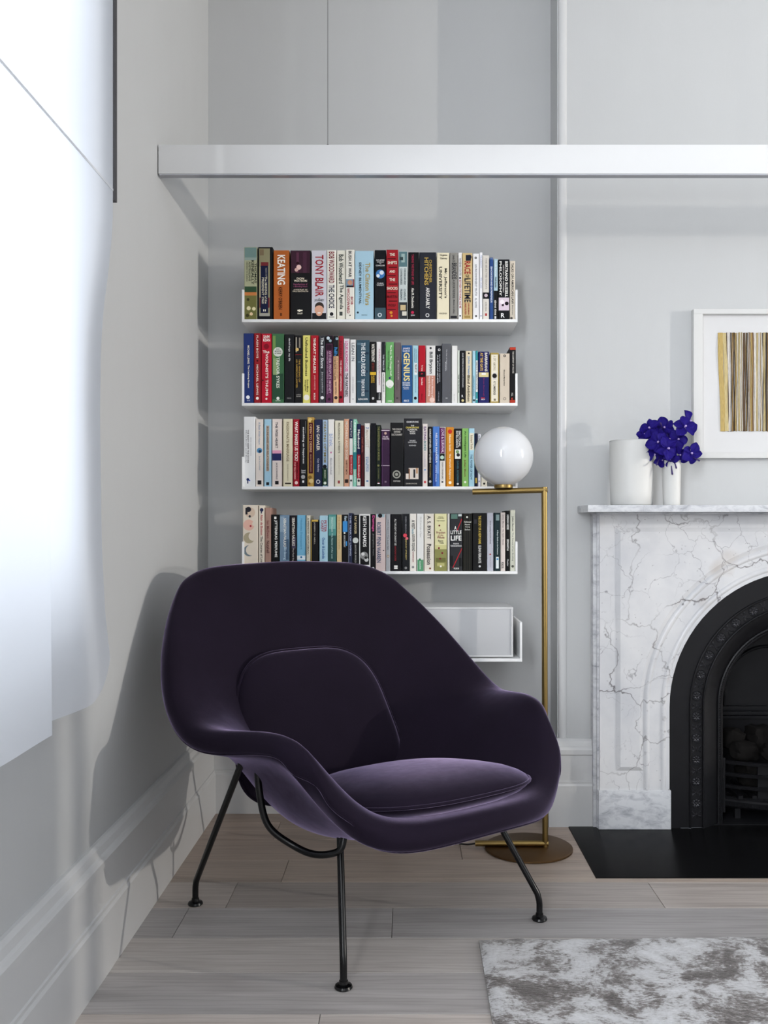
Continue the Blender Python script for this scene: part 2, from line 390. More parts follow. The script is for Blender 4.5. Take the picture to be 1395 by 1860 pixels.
# books, shelf by shelf: (left edge mm, thickness mm, height mm, cover colour, printed marks on the spine, look)
# marks: T = lettering down the spine, H = lettering across, B = colour field, D = round mark, L = slash
BOOKS = [
 [
  (-564.3,44.9,250.7,'a9ab8c',[('B','','6f8a86',0.006,0.144,0.04,0.96),('B','','8fa09a',0.144,0.181,0.04,0.96),('B','','2f4a33',0.543,0.625,0.04,0.96),('B','','c07a45',0.622,0.668,0.04,0.96),('B','','6a6a3c',0.668,0.996,0.04,0.96),('D','','d8d0a8',0.844,7.09,0.35,1),('D','','d8d0a8',0.851,6.38,0.75,1),('D','','3a3a22',0.724,4.97,0.3,1),('D','','e2c8a0',0.922,5.67,0.55,1),('D','','39381f',0.943,5.67,0.25,1),('T','THOMAS','20261f',0.222,0.498,0.88,0.16),('T','KENEALLY','20261f',0.18,0.519,0.66,0.2),('T','AUSTRALIANS','3b4034',0.201,0.47,0.42,0.15),('T','ORIGINS TO EUREKA','3b4034',0.201,0.477,0.22,0.09)],'olive painted cover with a crowd scene'),
  (-516.4,50.2,250.7,'15161a',[('B','','8a8668',0.02,0.95,0.08,0.82),('B','','7a6a52',0.031,0.116,0.12,0.4),('B','','6d2a2e',0.208,0.26,0.2,0.72),('B','','6d2a2e',0.696,0.837,0.1,0.8),('B','','b9ac8c',0.272,0.696,0.12,0.2),('B','','9b9a90',0.911,0.953,0.1,0.8),('B','','161c38',0.257,0.908,0.18,0.7),('T','THEODORE H. WHITE','8d8d90',0.286,0.406,0.56,0.1),('T','The MAKING of the','c9c4b0',0.406,0.781,0.55,0.15),('T','PRESIDENT 1960','c9c4b0',0.42,0.781,0.34,0.15),('H','II','d8d4c4',0.859,0.888,0.36,0.54)],'black book with navy panel over maroon picture'),
  (-462.9,54.1,239.4,'b0602c',[('T','KEATING','f6f1e8',0.067,0.496,0.5,0.5),('T',"KERRY O'BRIEN",'3a1d0c',0.533,0.852,0.45,0.24),('B','','5a2c12',0.904,0.948,0.42,0.54)],'orange spine with one big white word'),
  (-404.7,70.4,238.7,'18181a',[('B','','3c2230',0.003,0.324,0.04,0.96),('B','','5a3146',0.027,0.324,0.3,0.42),('B','','4a2a3c',0.027,0.324,0.62,0.8),('D','','e8c4bc',0.242,8.51,0.42,1),('D','','d8b0a8',0.279,6.38,0.3,1),('D','','2a1218',0.183,4.97,0.36,1),('H','DON','efe6cf',0.391,0.419,0.32,0.68),('H','WATSON','efe6cf',0.425,0.455,0.18,0.82),('H','Recollections of','8a4a6a',0.475,0.502,0.16,0.84),('H','a Bleeding Heart','8a4a6a',0.511,0.538,0.16,0.84),('H','A PORTRAIT OF','d8cdb8',0.559,0.577,0.16,0.84),('H','PAUL KEATING PM','d8cdb8',0.582,0.6,0.12,0.88),('D','','f0ead8',0.871,4.26,0.45,1),('B','','f0ead8',0.859,0.877,0.35,0.6),('H','KNOPF','e8e2d0',0.9,0.924,0.36,0.6)],'thick black spine with purple stage picture'),
  (-331.6,52.7,238.7,'cfcdd6',[('T','TONY BLAIR','9c1f2c',0.064,0.666,0.52,0.55),('H','A','2a2a30',0.681,0.698,0.46,0.56),('H','JOURNEY','2a2a30',0.704,0.746,0.2,0.82),('B','','1c1c22',0.903,0.993,0.04,0.96),('D','','3a302c',0.811,15.6,0.52,1),('D','','d9a58c',0.859,15.6,0.5,1),('D','','d9a58c',0.903,10.64,0.5,1),('B','','f0ece8',0.895,0.909,0.4,0.6)],'lilac-grey spine with red words and small portrait'),
  (-277.7,31.4,239.4,'ece9df',[('T','BOB WOODWARD','7c1f2a',0.022,0.474,0.5,0.62),('T','THE CHOICE','22263a',0.501,0.837,0.5,0.62),('D','','26262a',0.921,6.38,0.5,1),('B','','777777',0.957,0.969,0.2,0.8)],'white spine with narrow maroon and navy capitals'),
  (-243.7,29.3,239.4,'e6e3d6',[('T','Bob Woodward','26332e',0.059,0.481,0.5,0.55),('T','The Agenda','26332e',0.496,0.852,0.5,0.55),('B','','444a48',0.886,0.942,0.3,0.66)],'ivory spine with tall dark green lettering'),
  (-212.8,29.3,240.8,'e9e6dc',[('T','BUSH AT WAR','2a2a2e',0.018,0.396,0.5,0.36),('B','','7f95a8',0.421,0.539,0.02,0.98),('D','','c08e74',0.47,8.51,0.5,1),('B','','22222a',0.514,0.539,0.1,0.9),('B','','8c2430',0.421,0.539,0.86,0.98),('T','BOB','9c3040',0.676,0.789,0.72,0.28),('T','WOODWARD','9c3040',0.548,0.912,0.3,0.34),('D','','666666',0.941,2.48,0.5,1)],'ivory spine with small portrait at mid height'),
  (-181.3,64.8,238.0,'a9cbdd',[('T','The Clinton Wars','b09a54',0.173,0.791,0.68,0.26),('T','An Insider Account of the White House Years','86a6b4',0.195,0.769,0.46,0.07),('T','SIDNEY BLUMENTHAL','26343c',0.165,0.776,0.28,0.13),('D','','2a3a44',0.896,3.55,0.15,1),('H','FARRAR STRAUS','55707e',0.925,0.942,0.35,0.65)],'wide pale blue spine with gold title'),
  (-113.1,38.9,240.1,'14151a',[('H','NO MORE','d8d8d8',0.135,0.156,0.14,0.86),('H','WORLDS','d8d8d8',0.163,0.181,0.2,0.8),('H','TO','d8d8d8',0.187,0.202,0.42,0.58),('H','CONQUER','d8d8d8',0.212,0.236,0.1,0.9),('D','','3f78b8',0.344,15.47,0.5,1),('D','','dfe8f0',0.324,7.36,0.62,1),('D','','dfe8f0',0.37,5.89,0.3,1),('H','CHRIS','d8d8d8',0.469,0.488,0.22,0.78),('H','WRIGHT','d8d8d8',0.494,0.515,0.18,0.82),('B','','3f5560',0.83,0.994,0.02,0.98),('D','','c9d4d8',0.933,7.36,0.45,1),('D','','3f5560',0.933,4.05,0.45,1)],'black spine with small blue planet'),
  (-72.6,40.4,240.8,'a01f28',[('H','THE','f3ead8',0.049,0.089,0.28,0.72),('H','SHIFTS','f3ead8',0.165,0.208,0.1,0.9),('H','AND','f3ead8',0.294,0.33,0.26,0.74),('H','THE','f3ead8',0.41,0.45,0.26,0.74),('H','SHOCKS','f3ead8',0.532,0.575,0.04,0.96),('H','MARTIN','4a1014',0.654,0.694,0.06,0.92),('H','WOLF','4a1014',0.777,0.817,0.12,0.8),('B','','3c0c10',0.122,0.135,0.08,0.8),('B','','3c0c10',0.245,0.257,0.2,0.92),('B','','3c0c10',0.364,0.376,0.08,0.8),('B','','3c0c10',0.486,0.498,0.2,0.92),('B','','3c0c10',0.609,0.621,0.08,0.8),('B','','3c0c10',0.731,0.743,0.2,0.92),('B','','3c0c10',0.85,0.862,0.08,0.8),('D','','d89030',0.902,5.16,0.4,1),('D','','d89030',0.948,3.68,0.45,1)],'red spine of stacked words split by arrows'),
  (-30.2,30.4,235.7,'c6cfce',[('B','','5b7a80',0.006,0.228,0.04,0.96),('B','','9fb6b4',0.037,0.163,0.3,0.7),('B','','3a4a4c',0.084,0.131,0.1,0.5),('B','','33363a',0.748,0.991,0.04,0.96),('B','','c9b48a',0.787,0.866,0.2,0.8),('B','','d8d4c8',0.881,0.944,0.4,0.9),('T','CHRONICLES AND','44525a',0.248,0.491,0.72,0.2),('T','CONTROVERSIES','44525a',0.256,0.491,0.3,0.2),('T','CHARLES','44525a',0.553,0.717,0.7,0.22),('T','FREEMAN','44525a',0.553,0.717,0.3,0.22)],'pale spine with teal and brown mosaic pictures'),
  (2.9,37.1,232.4,'151518',[('T','TAKING THE STAND MY LIFE','a03048',0.032,0.483,0.42,0.22),('T','Alan M. Dershowitz','e8e4dc',0.531,0.832,0.42,0.24),('D','','c02850',0.895,5.16,0.4,1),('H','CROWN','d8d8d8',0.927,0.949,0.24,0.6)],'black spine with dim crimson title'),
  (41.2,58.4,232.4,'2a2c34',[('T','CHRISTOPHER','b89a48',0.111,0.452,0.66,0.16),('T','HITCHENS','c8a850',0.079,0.487,0.42,0.24),('T','ARGUABLY','e8e6e2',0.523,0.84,0.5,0.22),('D','','d8d8d8',0.935,6.63,0.48,1),('D','','2a2c34',0.935,4.05,0.48,1)],'wide charcoal spine with gold surname'),
  (101.6,43.0,231.6,'e8dfc2',[('H','Virginius','3a372c',0.024,0.056,0.24,0.84),('H','Dabney','3a372c',0.072,0.107,0.28,0.84),('T',"Mr. Jefferson's",'2c2a22',0.235,0.68,0.7,0.26),('T','UNIVERSITY','2c2a22',0.211,0.696,0.3,0.26),('H','VIRGINIA','6a6450',0.895,0.921,0.18,0.82)],'cream spine with two lines of black lettering'),
  (146.6,27.5,231.3,'908e88',[('T','Louis D.','2a2a2c',0.035,0.146,0.5,0.3),('T','BRANDEIS','24262c',0.154,0.398,0.55,0.6),('T','A LIFE FOR THE PEOPLE','3a3a3c',0.409,0.68,0.5,0.3),('T','Melvin Urofsky','3a3a3c',0.704,0.911,0.5,0.28),('B','','26262a',0.943,0.982,0.1,0.9)],'mid-grey spine with dark compressed capitals'),
  (176.0,12.8,231.6,'eceae8',[('T','TA-NEHISI COATES','2a2a40',0.081,0.347,0.5,0.42),('B','','2a2a40',0.362,0.394,0.25,0.7),('T','BETWEEN THE WORLD AND ME','a02a34',0.41,0.831,0.5,0.48),('D','','444450',0.943,2.95,0.5,1)],'thin white spine with small red words'),
  (190.0,34.1,229.8,'cdb583',[('B','','1f2230',0.029,0.117,0.34,0.86),('D','','1f2230',0.061,8.1,0.7,1),('T','RACE','9c1f28',0.125,0.317,0.52,0.62),('T','OF A','2a2620',0.325,0.405,0.5,0.36),('T','LIFETIME','1f2230',0.381,0.742,0.52,0.62),('T','JOHN HEILEMANN','9c2a2c',0.75,0.926,0.62,0.2),('T','& MARK HALPERIN','9c2a2c',0.75,0.926,0.32,0.2),('B','','a58a52',0.942,0.978,0.2,0.8)],'tan spine with red and navy poster lettering'),
  (226.5,21.6,228.3,'e9e9ea',[('D','','777777',0.063,4.42,0.45,1),('T','AN INCONVENIENT TRUTH','7f8288',0.16,0.635,0.5,0.3),('T','AL GORE','7f8288',0.668,0.821,0.5,0.3),('D','','555555',0.945,3.68,0.5,1)],'white spine with light grey capitals'),
  (249.7,9.8,232.4,'f0f0f2',[('T','THE AUDACITY','7f8fc0',0.04,0.23,0.5,0.35),('T','TO WIN','7f8fc0',0.372,0.531,0.5,0.35),('D','','8080a0',0.943,2.21,0.5,1)],'very thin white spine beside light grey titled one'),
  (260.7,21.6,221.7,'d9d4cb',[('T','THE SELECTED ESSAYS','a09a90',0.043,0.525,0.55,0.3),('B','','141418',0.578,0.678,0,1),('D','','c8b8c0',0.625,5.89,0.5,1),('T','GORE VIDAL','9a9488',0.724,0.874,0.5,0.24),('B','','b04040',0.904,0.944,0.35,0.68)],'stone spine with black square at its middle'),
  (284.3,12.0,213.6,'2f4c86',[('B','','dfe6f0',0.153,0.157,0.15,0.85),('T','INNOVATION AND ENTREPRENEUR','dfe6f0',0.145,0.731,0.5,0.5),('B','','8fa4c8',0.016,0.024,0.1,0.9)],'thin royal blue spine with white capitals'),
  (298.3,14.2,209.2,'a9c4d0',[('B','','141418',0.523,0.996,0,1),('T','Ronald Dworkin','e8f0f4',0.03,0.285,0.5,0.4),('T','Paul Davies','2a3a44',0.303,0.47,0.5,0.4),('T','about time','e8e4dc',0.681,0.928,0.45,0.5),('B','','d8d8d8',0.945,0.986,0.2,0.6)],'thin spine,pale blue above and black below'),
  (314.1,38.9,207.7,'17181c',[('T','BERTRAND RUSSELL','e8e6e2',0.032,0.626,0.72,0.26),('T','HISTORY OF WESTERN','c8c4c0',0.094,0.546,0.46,0.12),('T','PHILOSOPHY','e8e6e2',0.032,0.608,0.2,0.2),('B','','d8c8d4',0.635,0.848,0.04,0.96),('B','','2a2026',0.67,0.777,0.3,0.5),('D','','f0e8ec',0.706,8.1,0.35,1),('D','','1c161a',0.732,6.63,0.75,1),('H','R','f0f0f0',0.892,0.968,0.24,0.56)],'black spine with pink picture and white initial'),
  (354.2,18.6,202.9,'d9cebd',[('T','TALKS ON AMERICAN LAW','3a352e',0.036,0.735,0.5,0.42),('T','Berman','8a8478',0.753,0.917,0.5,0.24),('D','','55504a',0.975,4.42,0.3,1)],'cream spine at the right end'),
 ],
 [
  (-566.4,34.6,240.8,'24346c',[('T','MICHAEL LEWIS','e8e2d4',0.172,0.437,0.5,0.2),('T','The Undoing Project','e8e2d4',0.457,0.784,0.5,0.2),('D','','eef0f4',0.916,6.38,0.45,1),('H','ALLEN LANE','c8ccd8',0.954,0.972,0.35,0.66)],'navy hardback at the left end'),
  (-530.3,23.6,241.5,'8f2028',[('T','FLASH BOYS','e8d8d0',0.032,0.358,0.5,0.28),('D','','1a1014',0.395,2.84,0.5,1),('T','MICHAEL LEWIS','e8d8d0',0.449,0.887,0.5,0.28),('D','','f0e8e4',0.931,4.97,0.5,1)],'dark red spine with wide-spaced lettering'),
  (-504.7,35.0,240.1,'b0182e',[('H','SAM','f6eee8',0.024,0.065,0.2,0.8),('H','KEAN','f6eee8',0.071,0.115,0.18,0.86),('D','','7c1020',0.185,9.22,0.5,1),('H','The','f6eee8',0.244,0.284,0.14,0.8),('T',"VIOLINIST'S THUMB",'f6eee8',0.288,0.898,0.55,0.26),('D','','f0e4e0',0.938,3.55,0.5,1),('D','','1a1014',0.436,2.48,0.75,1),('D','','1a1014',0.672,2.48,0.15,1)],'crimson spine with fingerprint and white title'),
  (-468.2,41.7,240.1,'3f6a48',[('B','','6f8f50',0.03,0.355,0.06,0.3),('B','','2c4c38',0.576,0.945,0.05,0.95),('B','','88a070',0.355,0.591,0.1,0.5),('D','','d9ddd4',0.263,16.31,0.5,1),('H','SIX','46504a',0.214,0.233,0.36,0.64),('H','MONTHS','46504a',0.242,0.266,0.24,0.78),('H','OF PANIC','46504a',0.275,0.295,0.22,0.8),('T','TREVOR SYKES','dfe6d8',0.34,0.783,0.5,0.26),('D','','e8ece4',0.931,5.32,0.5,1),('H','ALLEN UNWIN','d8dcd4',0.957,0.972,0.3,0.7)],'green swirling spine with pale round badge'),
  (-424.9,33.9,237.3,'1a1b1e',[('T','david lange','d8d8d8',0.055,0.257,0.5,0.2),('T','my life','d8d8d8',0.28,0.392,0.5,0.22),('H','VIKING','8a8a8a',0.918,0.942,0.25,0.7)],'plain black spine with faint lower-case title'),
  (-388.4,25.0,233.7,'1c1b1c',[('B','','b8b0a0',0.026,0.246,0.1,0.24),('B','','8a8478',0.033,0.185,0.55,0.75),('D','','d8b870',0.208,5.67,0.3,1),('B','','8a2428',0.279,0.288,0,0.9),('T','THE MAKING OF','b89440',0.352,0.693,0.62,0.22),('T','AN AMERICAN LAWYER','b89440',0.352,0.777,0.25,0.22),('H','LITTLE','b8b4ac',0.871,0.886,0.2,0.8),('H','BROWN','b8b4ac',0.895,0.91,0.2,0.8)],'black spine with city picture and gold title'),
  (-361.8,26.1,234.4,'e0d878',[('T','Unfinished Business','3a3a20',0.033,0.604,0.5,0.34),('T','Anne-Marie','55552c',0.649,0.838,0.65,0.24),('T','Slaughter','55552c',0.657,0.831,0.35,0.24),('D','','eeeae0',0.917,9.93,0.5,1)],'yellow spine with white circle near foot'),
  (-334.1,26.8,233.7,'a81e2a',[('T','THE','f2e8e0',0.041,0.094,0.5,0.3),('T','HEART HEALERS','f2e8e0',0.079,0.557,0.5,0.32),('T','JAMES FORRESTER','e0a8a4',0.587,0.807,0.5,0.2),('T','MACMILLAN','f2e8e0',0.853,0.951,0.5,0.22)],'red spine with bold white capitals'),
  (-305.1,21.8,232.3,'33353a',[('B','','5a5c62',0.012,0.989,0.1,0.18),('B','','55575c',0.058,0.944,0.8,0.86),('T','The Bitter Shore','e4e6e8',0.027,0.485,0.5,0.42),('T','Jacqueline','a8aaae',0.531,0.852,0.5,0.3),('D','','e8e8e8',0.921,5.67,0.5,1)],'speckled charcoal spine with white script'),
  (-282.0,23.6,233.7,'5c3050',[('B','','16161a',0.003,0.124,0,1),('D','','c8d4dc',0.041,5.67,0.35,1),('D','','9ab0bc',0.079,4.97,0.65,1),('B','','2c1826',0.132,0.215,0.1,0.9),('T',"OTHER PEOPLE'S MONEY",'c8a8bc',0.234,0.86,0.62,0.36),('T','MASTERS OF THE UNIVERSE OR SERVANTS','b890a8',0.238,0.868,0.24,0.14),('D','','2c1826',0.944,4.97,0.5,1)],'purple spine with black top band'),
  (-256.5,18.7,231.6,'e2b48c',[('B','','16181e',0.0,0.3,0,1),('D','','8aa4b0',0.04,4.97,0.7,1),('T','hih','3f8fd0',0.17,0.292,0.5,0.6),('T','CORPORATE COLLAPSE','2a2420',0.308,0.66,0.32,0.36),('T','AN INSIDE STORY','8a6a54',0.315,0.637,0.72,0.18),('T','MARK WESTFIELD','3a302a',0.683,0.874,0.5,0.26),('D','','3a302a',0.92,5.67,0.5,1)],'peach spine with black and blue top'),
  (-236.2,14.0,232.3,'9c2234',[('T','ROBERT','5c1018',0.073,0.348,0.45,0.34),('T','THE GREAT DEPRESSION','e8c8c4',0.363,0.821,0.45,0.38),('D','','2a0c10',0.913,4.97,0.4,1)],'thin crimson spine next to peach one'),
  (-220.3,20.1,222.4,'ddd3d8',[('T','LOUIS AUCHINCLOSS','c03080',0.04,0.51,0.5,0.5),('T','THE PARTNERS','26222a',0.534,0.901,0.5,0.5),('B','','26222a',0.064,0.909,0.12,0.2)],'pale spine with magenta and black capitals'),
  (-197.6,19.4,219.5,'e6e5e3',[('T','LEAN IN','77797c',0.052,0.342,0.5,0.5),('T','SHERYL SANDBERG','b8b8b8',0.585,0.843,0.5,0.24),('B','','b8b8b8',0.924,0.948,0.4,0.6)],'white spine with short grey title'),
  (-175.6,44.5,217.4,'37505f',[('B','','5a7484',0.042,0.075,0.05,0.5),('B','','26384a',0.189,0.225,0.4,0.95),('B','','5a7484',0.336,0.361,0.1,0.6),('B','','26384a',0.483,0.515,0.3,0.9),('B','','5a7484',0.646,0.67,0.05,0.5),('B','','26384a',0.793,0.825,0.4,0.95),('T','THE BOLD RIDERS','dfe4e6',0.042,0.573,0.52,0.32),('T','TREVOR SYKES','dfe4e6',0.613,0.891,0.5,0.24),('H','ALLEN & UNWIN','e8e8e8',0.923,0.953,0.12,0.86)],'slate blue textured spine with white capitals'),
  (-129.5,21.5,212.4,'1a1a1b',[('T','WATERFRONT','e8e4da',0.037,0.329,0.5,0.5),('T','GRAFT FEDERATION','7a2c24',0.346,0.471,0.5,0.4),('B','','d8b034',0.494,0.541,0,1),('T','RUPERT','d8b034',0.554,0.671,0.6,0.24),('T','LOCKWOOD','d8b034',0.554,0.671,0.3,0.24),('D','','c8c8c8',0.922,4.26,0.5,1)],'black spine crossed by a yellow stripe'),
  (-106.8,16.4,211.4,'e8e4e4',[('T','AUSTRALIAN AUTOBIOGRAPHY','b07888',0.11,0.711,0.6,0.3),('T','JOHN BLUNT','8a8a90',0.31,0.467,0.3,0.24),('B','','1c1c20',0.824,0.955,0,0.95),('T','POWER','c8c8c8',0.841,0.941,0.6,0.3)],'thin white spine with black block near foot'),
  (-88.8,12.4,211.4,'e4e2de',[('B','','22242a',0.0,0.498,0,1),('T','THE TRIALS OF','d8dce0',0.206,0.467,0.5,0.4),('T','RICHARD NEVILLE','55565c',0.519,0.815,0.5,0.36)],'thin spine,black above and white below'),
  (-75.1,28.2,210.6,'6aa864',[('T','The Brain That Changes Itself','eef4e6',0.045,0.552,0.62,0.26),('T','Norman Doidge','24482a',0.142,0.465,0.34,0.22),('D','','eceee8',0.684,13.99,0.45,1),('B','','d8dcd4',0.719,0.753,0.4,0.7),('D','','3a2a6a',0.587,3.68,0.5,1),('H','SCRIBE','e4ece0',0.955,0.979,0.25,0.75)],'mid-green spine with white bulb shape'),
  (-45.3,22.7,209.9,'6c6062',[('T','A Good Life','c8bcbc',0.288,0.621,0.62,0.16),('T','The Education of a Journalist','50464a',0.235,0.779,0.4,0.2),('B','','4a4044',0.902,0.933,0.3,0.6)],'taupe brown hardback with tiny lettering'),
  (-19.9,36.3,199.6,'28568c',[('H','JAMES','d8dce4',0.041,0.077,0.1,0.8),('H','GLEICK','d8dce4',0.081,0.114,0.1,0.8),('T','GENIUS','e8d890',0.125,0.62,0.48,0.6),('H','RICHARD','d8dce4',0.635,0.668,0.1,0.8),('H','FEYNMAN','d8dce4',0.675,0.705,0.1,0.8),('H','and modern','d8dce4',0.716,0.738,0.12,0.7),('H','physics','d8dce4',0.745,0.768,0.2,0.7),('H','ABACUS','e0e4ea',0.941,0.978,0.2,0.7)],'blue spine with large pale yellow word'),
  (18.0,19.0,198.8,'a8d0dc',[('T','Lance Armstrong','2f5a74',0.063,0.304,0.65,0.2),('T','Every Second Counts','3f6a84',0.054,0.285,0.35,0.22),('B','','e8ecec',0.304,0.507,0.3,0.85),('T','THE ART OF','2a2a30',0.322,0.47,0.6,0.3),('T','Author of It is Not About the Bike','5a8aa0',0.526,0.822,0.55,0.16),('D','','1c1c20',0.915,5.16,0.5,1)],'pale turquoise spine with white patch'),
  (38.7,23.4,198.8,'b0182a',[('T','The Tipping','f0dcd8',0.341,0.443,0.5,0.26),('B','','1a1416',0.452,0.548,0,1),('T','&','c02838',0.48,0.507,0.5,0.3),('T','Point Blank','f0dcd8',0.563,0.693,0.5,0.24),('T','Malcolm','701018',0.841,0.952,0.5,0.2)],'scarlet spine with black square label'),
  (64.1,32.6,198.8,'dedcd9',[('B','','c68c78',0.522,0.993,0,1),('D','','26262a',0.044,3.68,0.5,1),('T','Bill Bryson','3a3c40',0.109,0.489,0.5,0.42),('T','A Short History of','f0e4de',0.535,0.896,0.66,0.22),('T','Nearly Everything','f0e4de',0.535,0.878,0.34,0.22),('D','','e8c8bc',0.943,8.84,0.65,1)],'white and salmon spine with rounded lettering'),
  (97.9,20.1,198.1,'1b1d22',[('D','','d8d8d8',0.069,4.42,0.6,1),('D','','1b1d22',0.069,2.21,0.6,1),('T','BLACK SQUARE MEMOIR','a8acb4',0.152,0.636,0.66,0.2),('T','ALEXANDER','c8ccd0',0.152,0.664,0.34,0.2),('T','HORNE','8a8c94',0.803,0.97,0.5,0.2)],'black spine with small dotted lettering'),
  (119.3,31.9,205.5,'5c5d62',[('T','The Star of Redemption','c8c8cc',0.093,0.452,0.5,0.12),('T','Rosen','c8c8cc',0.308,0.461,0.4,0.1),('H','UW','e8e8ea',0.909,0.927,0.4,0.62)],'tall dark grey hardback with tiny title'),
  (153.2,19.4,198.1,'e4e3e0',[('B','','c8c6c2',0.069,0.071,0.1,0.9),('B','','c8c6c2',0.087,0.089,0.1,0.9),('T','the reader','b8b6b2',0.84,0.97,0.45,0.18)],'blank-looking white spine right of grey hardback'),
  (174.2,6.5,182.6,'dfe6d8',[('T','FREE TO CHOOSE','4a5a48',0.464,0.806,0.5,0.5)],'very thin pale green spine'),
  (181.9,18.6,181.2,'1a1b1e',[('T','JULES FEIFFER BACKING INTO FORWARD','d0d0d0',0.043,0.703,0.5,0.26),('H','R','e8e8e8',0.846,0.89,0.3,0.6),('D','','d8c890',0.951,4.42,0.5,1)],'black paperback spine with small white capitals'),
  (201.4,22.0,180.4,'ddd0b4',[('D','','26241e',0.045,2.95,0.5,1),('T','John Dean','3f7fb4',0.1,0.457,0.48,0.4),('T','Blind Ambition','1e1c1a',0.467,0.967,0.48,0.42)],'cream spine with blue name and black title'),
  (225.0,10.2,180.4,'a4ccdc',[('T','CONVERSATIONS ON ETHICS','2f6a84',0.478,0.865,0.4,0.4),('D','','1c2a30',0.947,3.68,0.5,1)],'thin pale blue spine between cream and teal'),
  (236.8,6.5,181.9,'3f9aa0',[('B','','e4e6e4',0.188,0.785,0,1),('T','SMALL IS BEAUTIFUL','3a4a4c',0.209,0.745,0.5,0.5),('D','','eef2f2',0.927,2.58,0.5,1)],'very thin teal spine with white middle'),
  (245.6,36.7,178.2,'22245c',[('T','BARBARIANS','e8e4d4',0.021,0.384,0.72,0.26),('T','AT THE GATE','d8b454',0.021,0.372,0.3,0.26),('B','','d8c890',0.405,0.492,0.04,0.96),('B','','eceae4',0.413,0.45,0.3,0.7),('T','Bryan Burrough','7a2a5a',0.512,0.864,0.5,0.14),('B','','a82a3a',0.888,0.913,0.25,0.6),('H','ARROW','e0e0e8',0.917,0.942,0.25,0.62)],'navy spine with gold band and stacked title'),
  (286.5,29.7,173.8,'a8924e',[('B','','e4ddcb',0.034,0.966,0.12,0.88),('T','A SPY AMONG','b0a890',0.059,0.352,0.5,0.3),('B','','c8c4c0',0.394,0.532,0.3,0.72),('D','','1c1a1c',0.458,8.1,0.5,1),('T','AT CAMBRIDGE','4a463e',0.564,0.839,0.5,0.26),('B','','7a7058',0.913,0.953,0.4,0.65)],'cream spine framed in old gold'),
  (318.9,34.1,170.9,'cdc0ae',[('D','','2a2826',0.047,4.42,0.5,1),('D','','cdc0ae',0.047,1.84,0.5,1),('T','Blessed Martyrdom','26221e',0.33,0.653,0.45,0.16),('D','','8a8074',0.912,5.16,0.5,1),('D','','cdc0ae',0.912,2.95,0.5,1)],'wide beige spine with small black ring'),
  (354.2,20.9,193.7,'1b1a1c',[('B','','b83c28',0.004,0.049,0,1),('B','','b83c28',0.943,0.996,0,1),('T','THE COMPANY OF WOLVES','c8c4bc',0.076,0.466,0.55,0.26),('T','HILL','c8c4bc',0.817,0.875,0.4,0.3),('B','','c03a28',0.903,0.935,0.25,0.5)],'black spine with red top and foot'),
 ],
 [
  (-565.7,39.9,241.2,'dfe1e2',[('T','THE BODY KEEPS THE SCORE','4a4c50',0.187,0.665,0.38,0.13),('T','Mind,Brain and Body','7a7c80',0.194,0.662,0.2,0.1),('T','BESSEL VAN DER KOLK','a8aaac',0.297,0.562,0.62,0.08),('D','','1c2a5c',0.9,4.97,0.35,1),('B','','1c2a5c',0.885,0.959,0.3,0.4),('D','','3a5ac0',0.915,2.48,0.5,1)],'glossy white hardback at the left end'),
  (-524.6,26.5,232.6,'dcd2ca',[('T','A Path With Heart','9aa8bc',0.043,0.378,0.5,0.26),('D','','4f88b4',0.466,9.22,0.5,1),('D','','22364c',0.477,4.97,0.55,1),('T','Jack Kornfield','9aa4b0',0.546,0.759,0.5,0.24),('B','','16161a',0.909,0.97,0.25,0.75)],'blush spine with small blue disc'),
  (-495.1,24.7,232.6,'9fc4d8',[('B','','b8a898',0.096,0.774,0.28,0.72),('T','BOUNDARIES AND RELATIONSHIPS','5a4a44',0.111,0.767,0.5,0.24),('B','','16161a',0.936,0.982,0.3,0.7)],'sky blue spine with long taupe strip'),
  (-467.8,34.3,233.4,'e2d6cf',[('T','THE WISE HEART','3a3640',0.046,0.433,0.46,0.26),('B','','d89ab4',0.465,0.514,0,0.94),('B','','232a58',0.511,0.617,0,0.94),('T','JACK KORNFIELD','4a4650',0.646,0.897,0.46,0.18),('B','','16161a',0.918,0.97,0.3,0.66)],'pale spine with pink and navy sunset band'),
  (-429.5,32.5,233.4,'dcd4b8',[('T','PASSIONATE MARRIAGE','8a7a5c',0.046,0.631,0.5,0.28),('T','DAVID SCHNARCH','a0967c',0.669,0.912,0.5,0.14),('B','','3a342a',0.945,0.967,0.2,0.86)],'cream spine with wide-spaced brown capitals'),
  (-394.8,21.5,232.6,'a01c2c',[('T','WHAT MAKES US TICK?','f6eee8',0.035,0.622,0.5,0.5),('T','HUGH MACKAY','3a0c10',0.637,0.896,0.65,0.28),('T','THE TEN DESIRES','e8b8b4',0.637,0.896,0.28,0.2),('D','','e8c8c4',0.945,5.67,0.5,1)],'red spine with wobbly white hand lettering'),
  (-371.4,24.3,231.9,'1c1c1f',[('B','','8a8a8a',0.024,0.208,0.78,0.82),('T','stumbling on happiness','e6e6e4',0.116,0.659,0.5,0.32),('H','Daniel','c8c8c8',0.751,0.774,0.2,0.8),('H','Gilbert','c8c8c8',0.78,0.804,0.2,0.8),('D','','a8a8a8',0.858,7.09,0.45,1),('B','','e8e8e8',0.911,0.945,0.34,0.6)],'black spine with lower-case white title'),
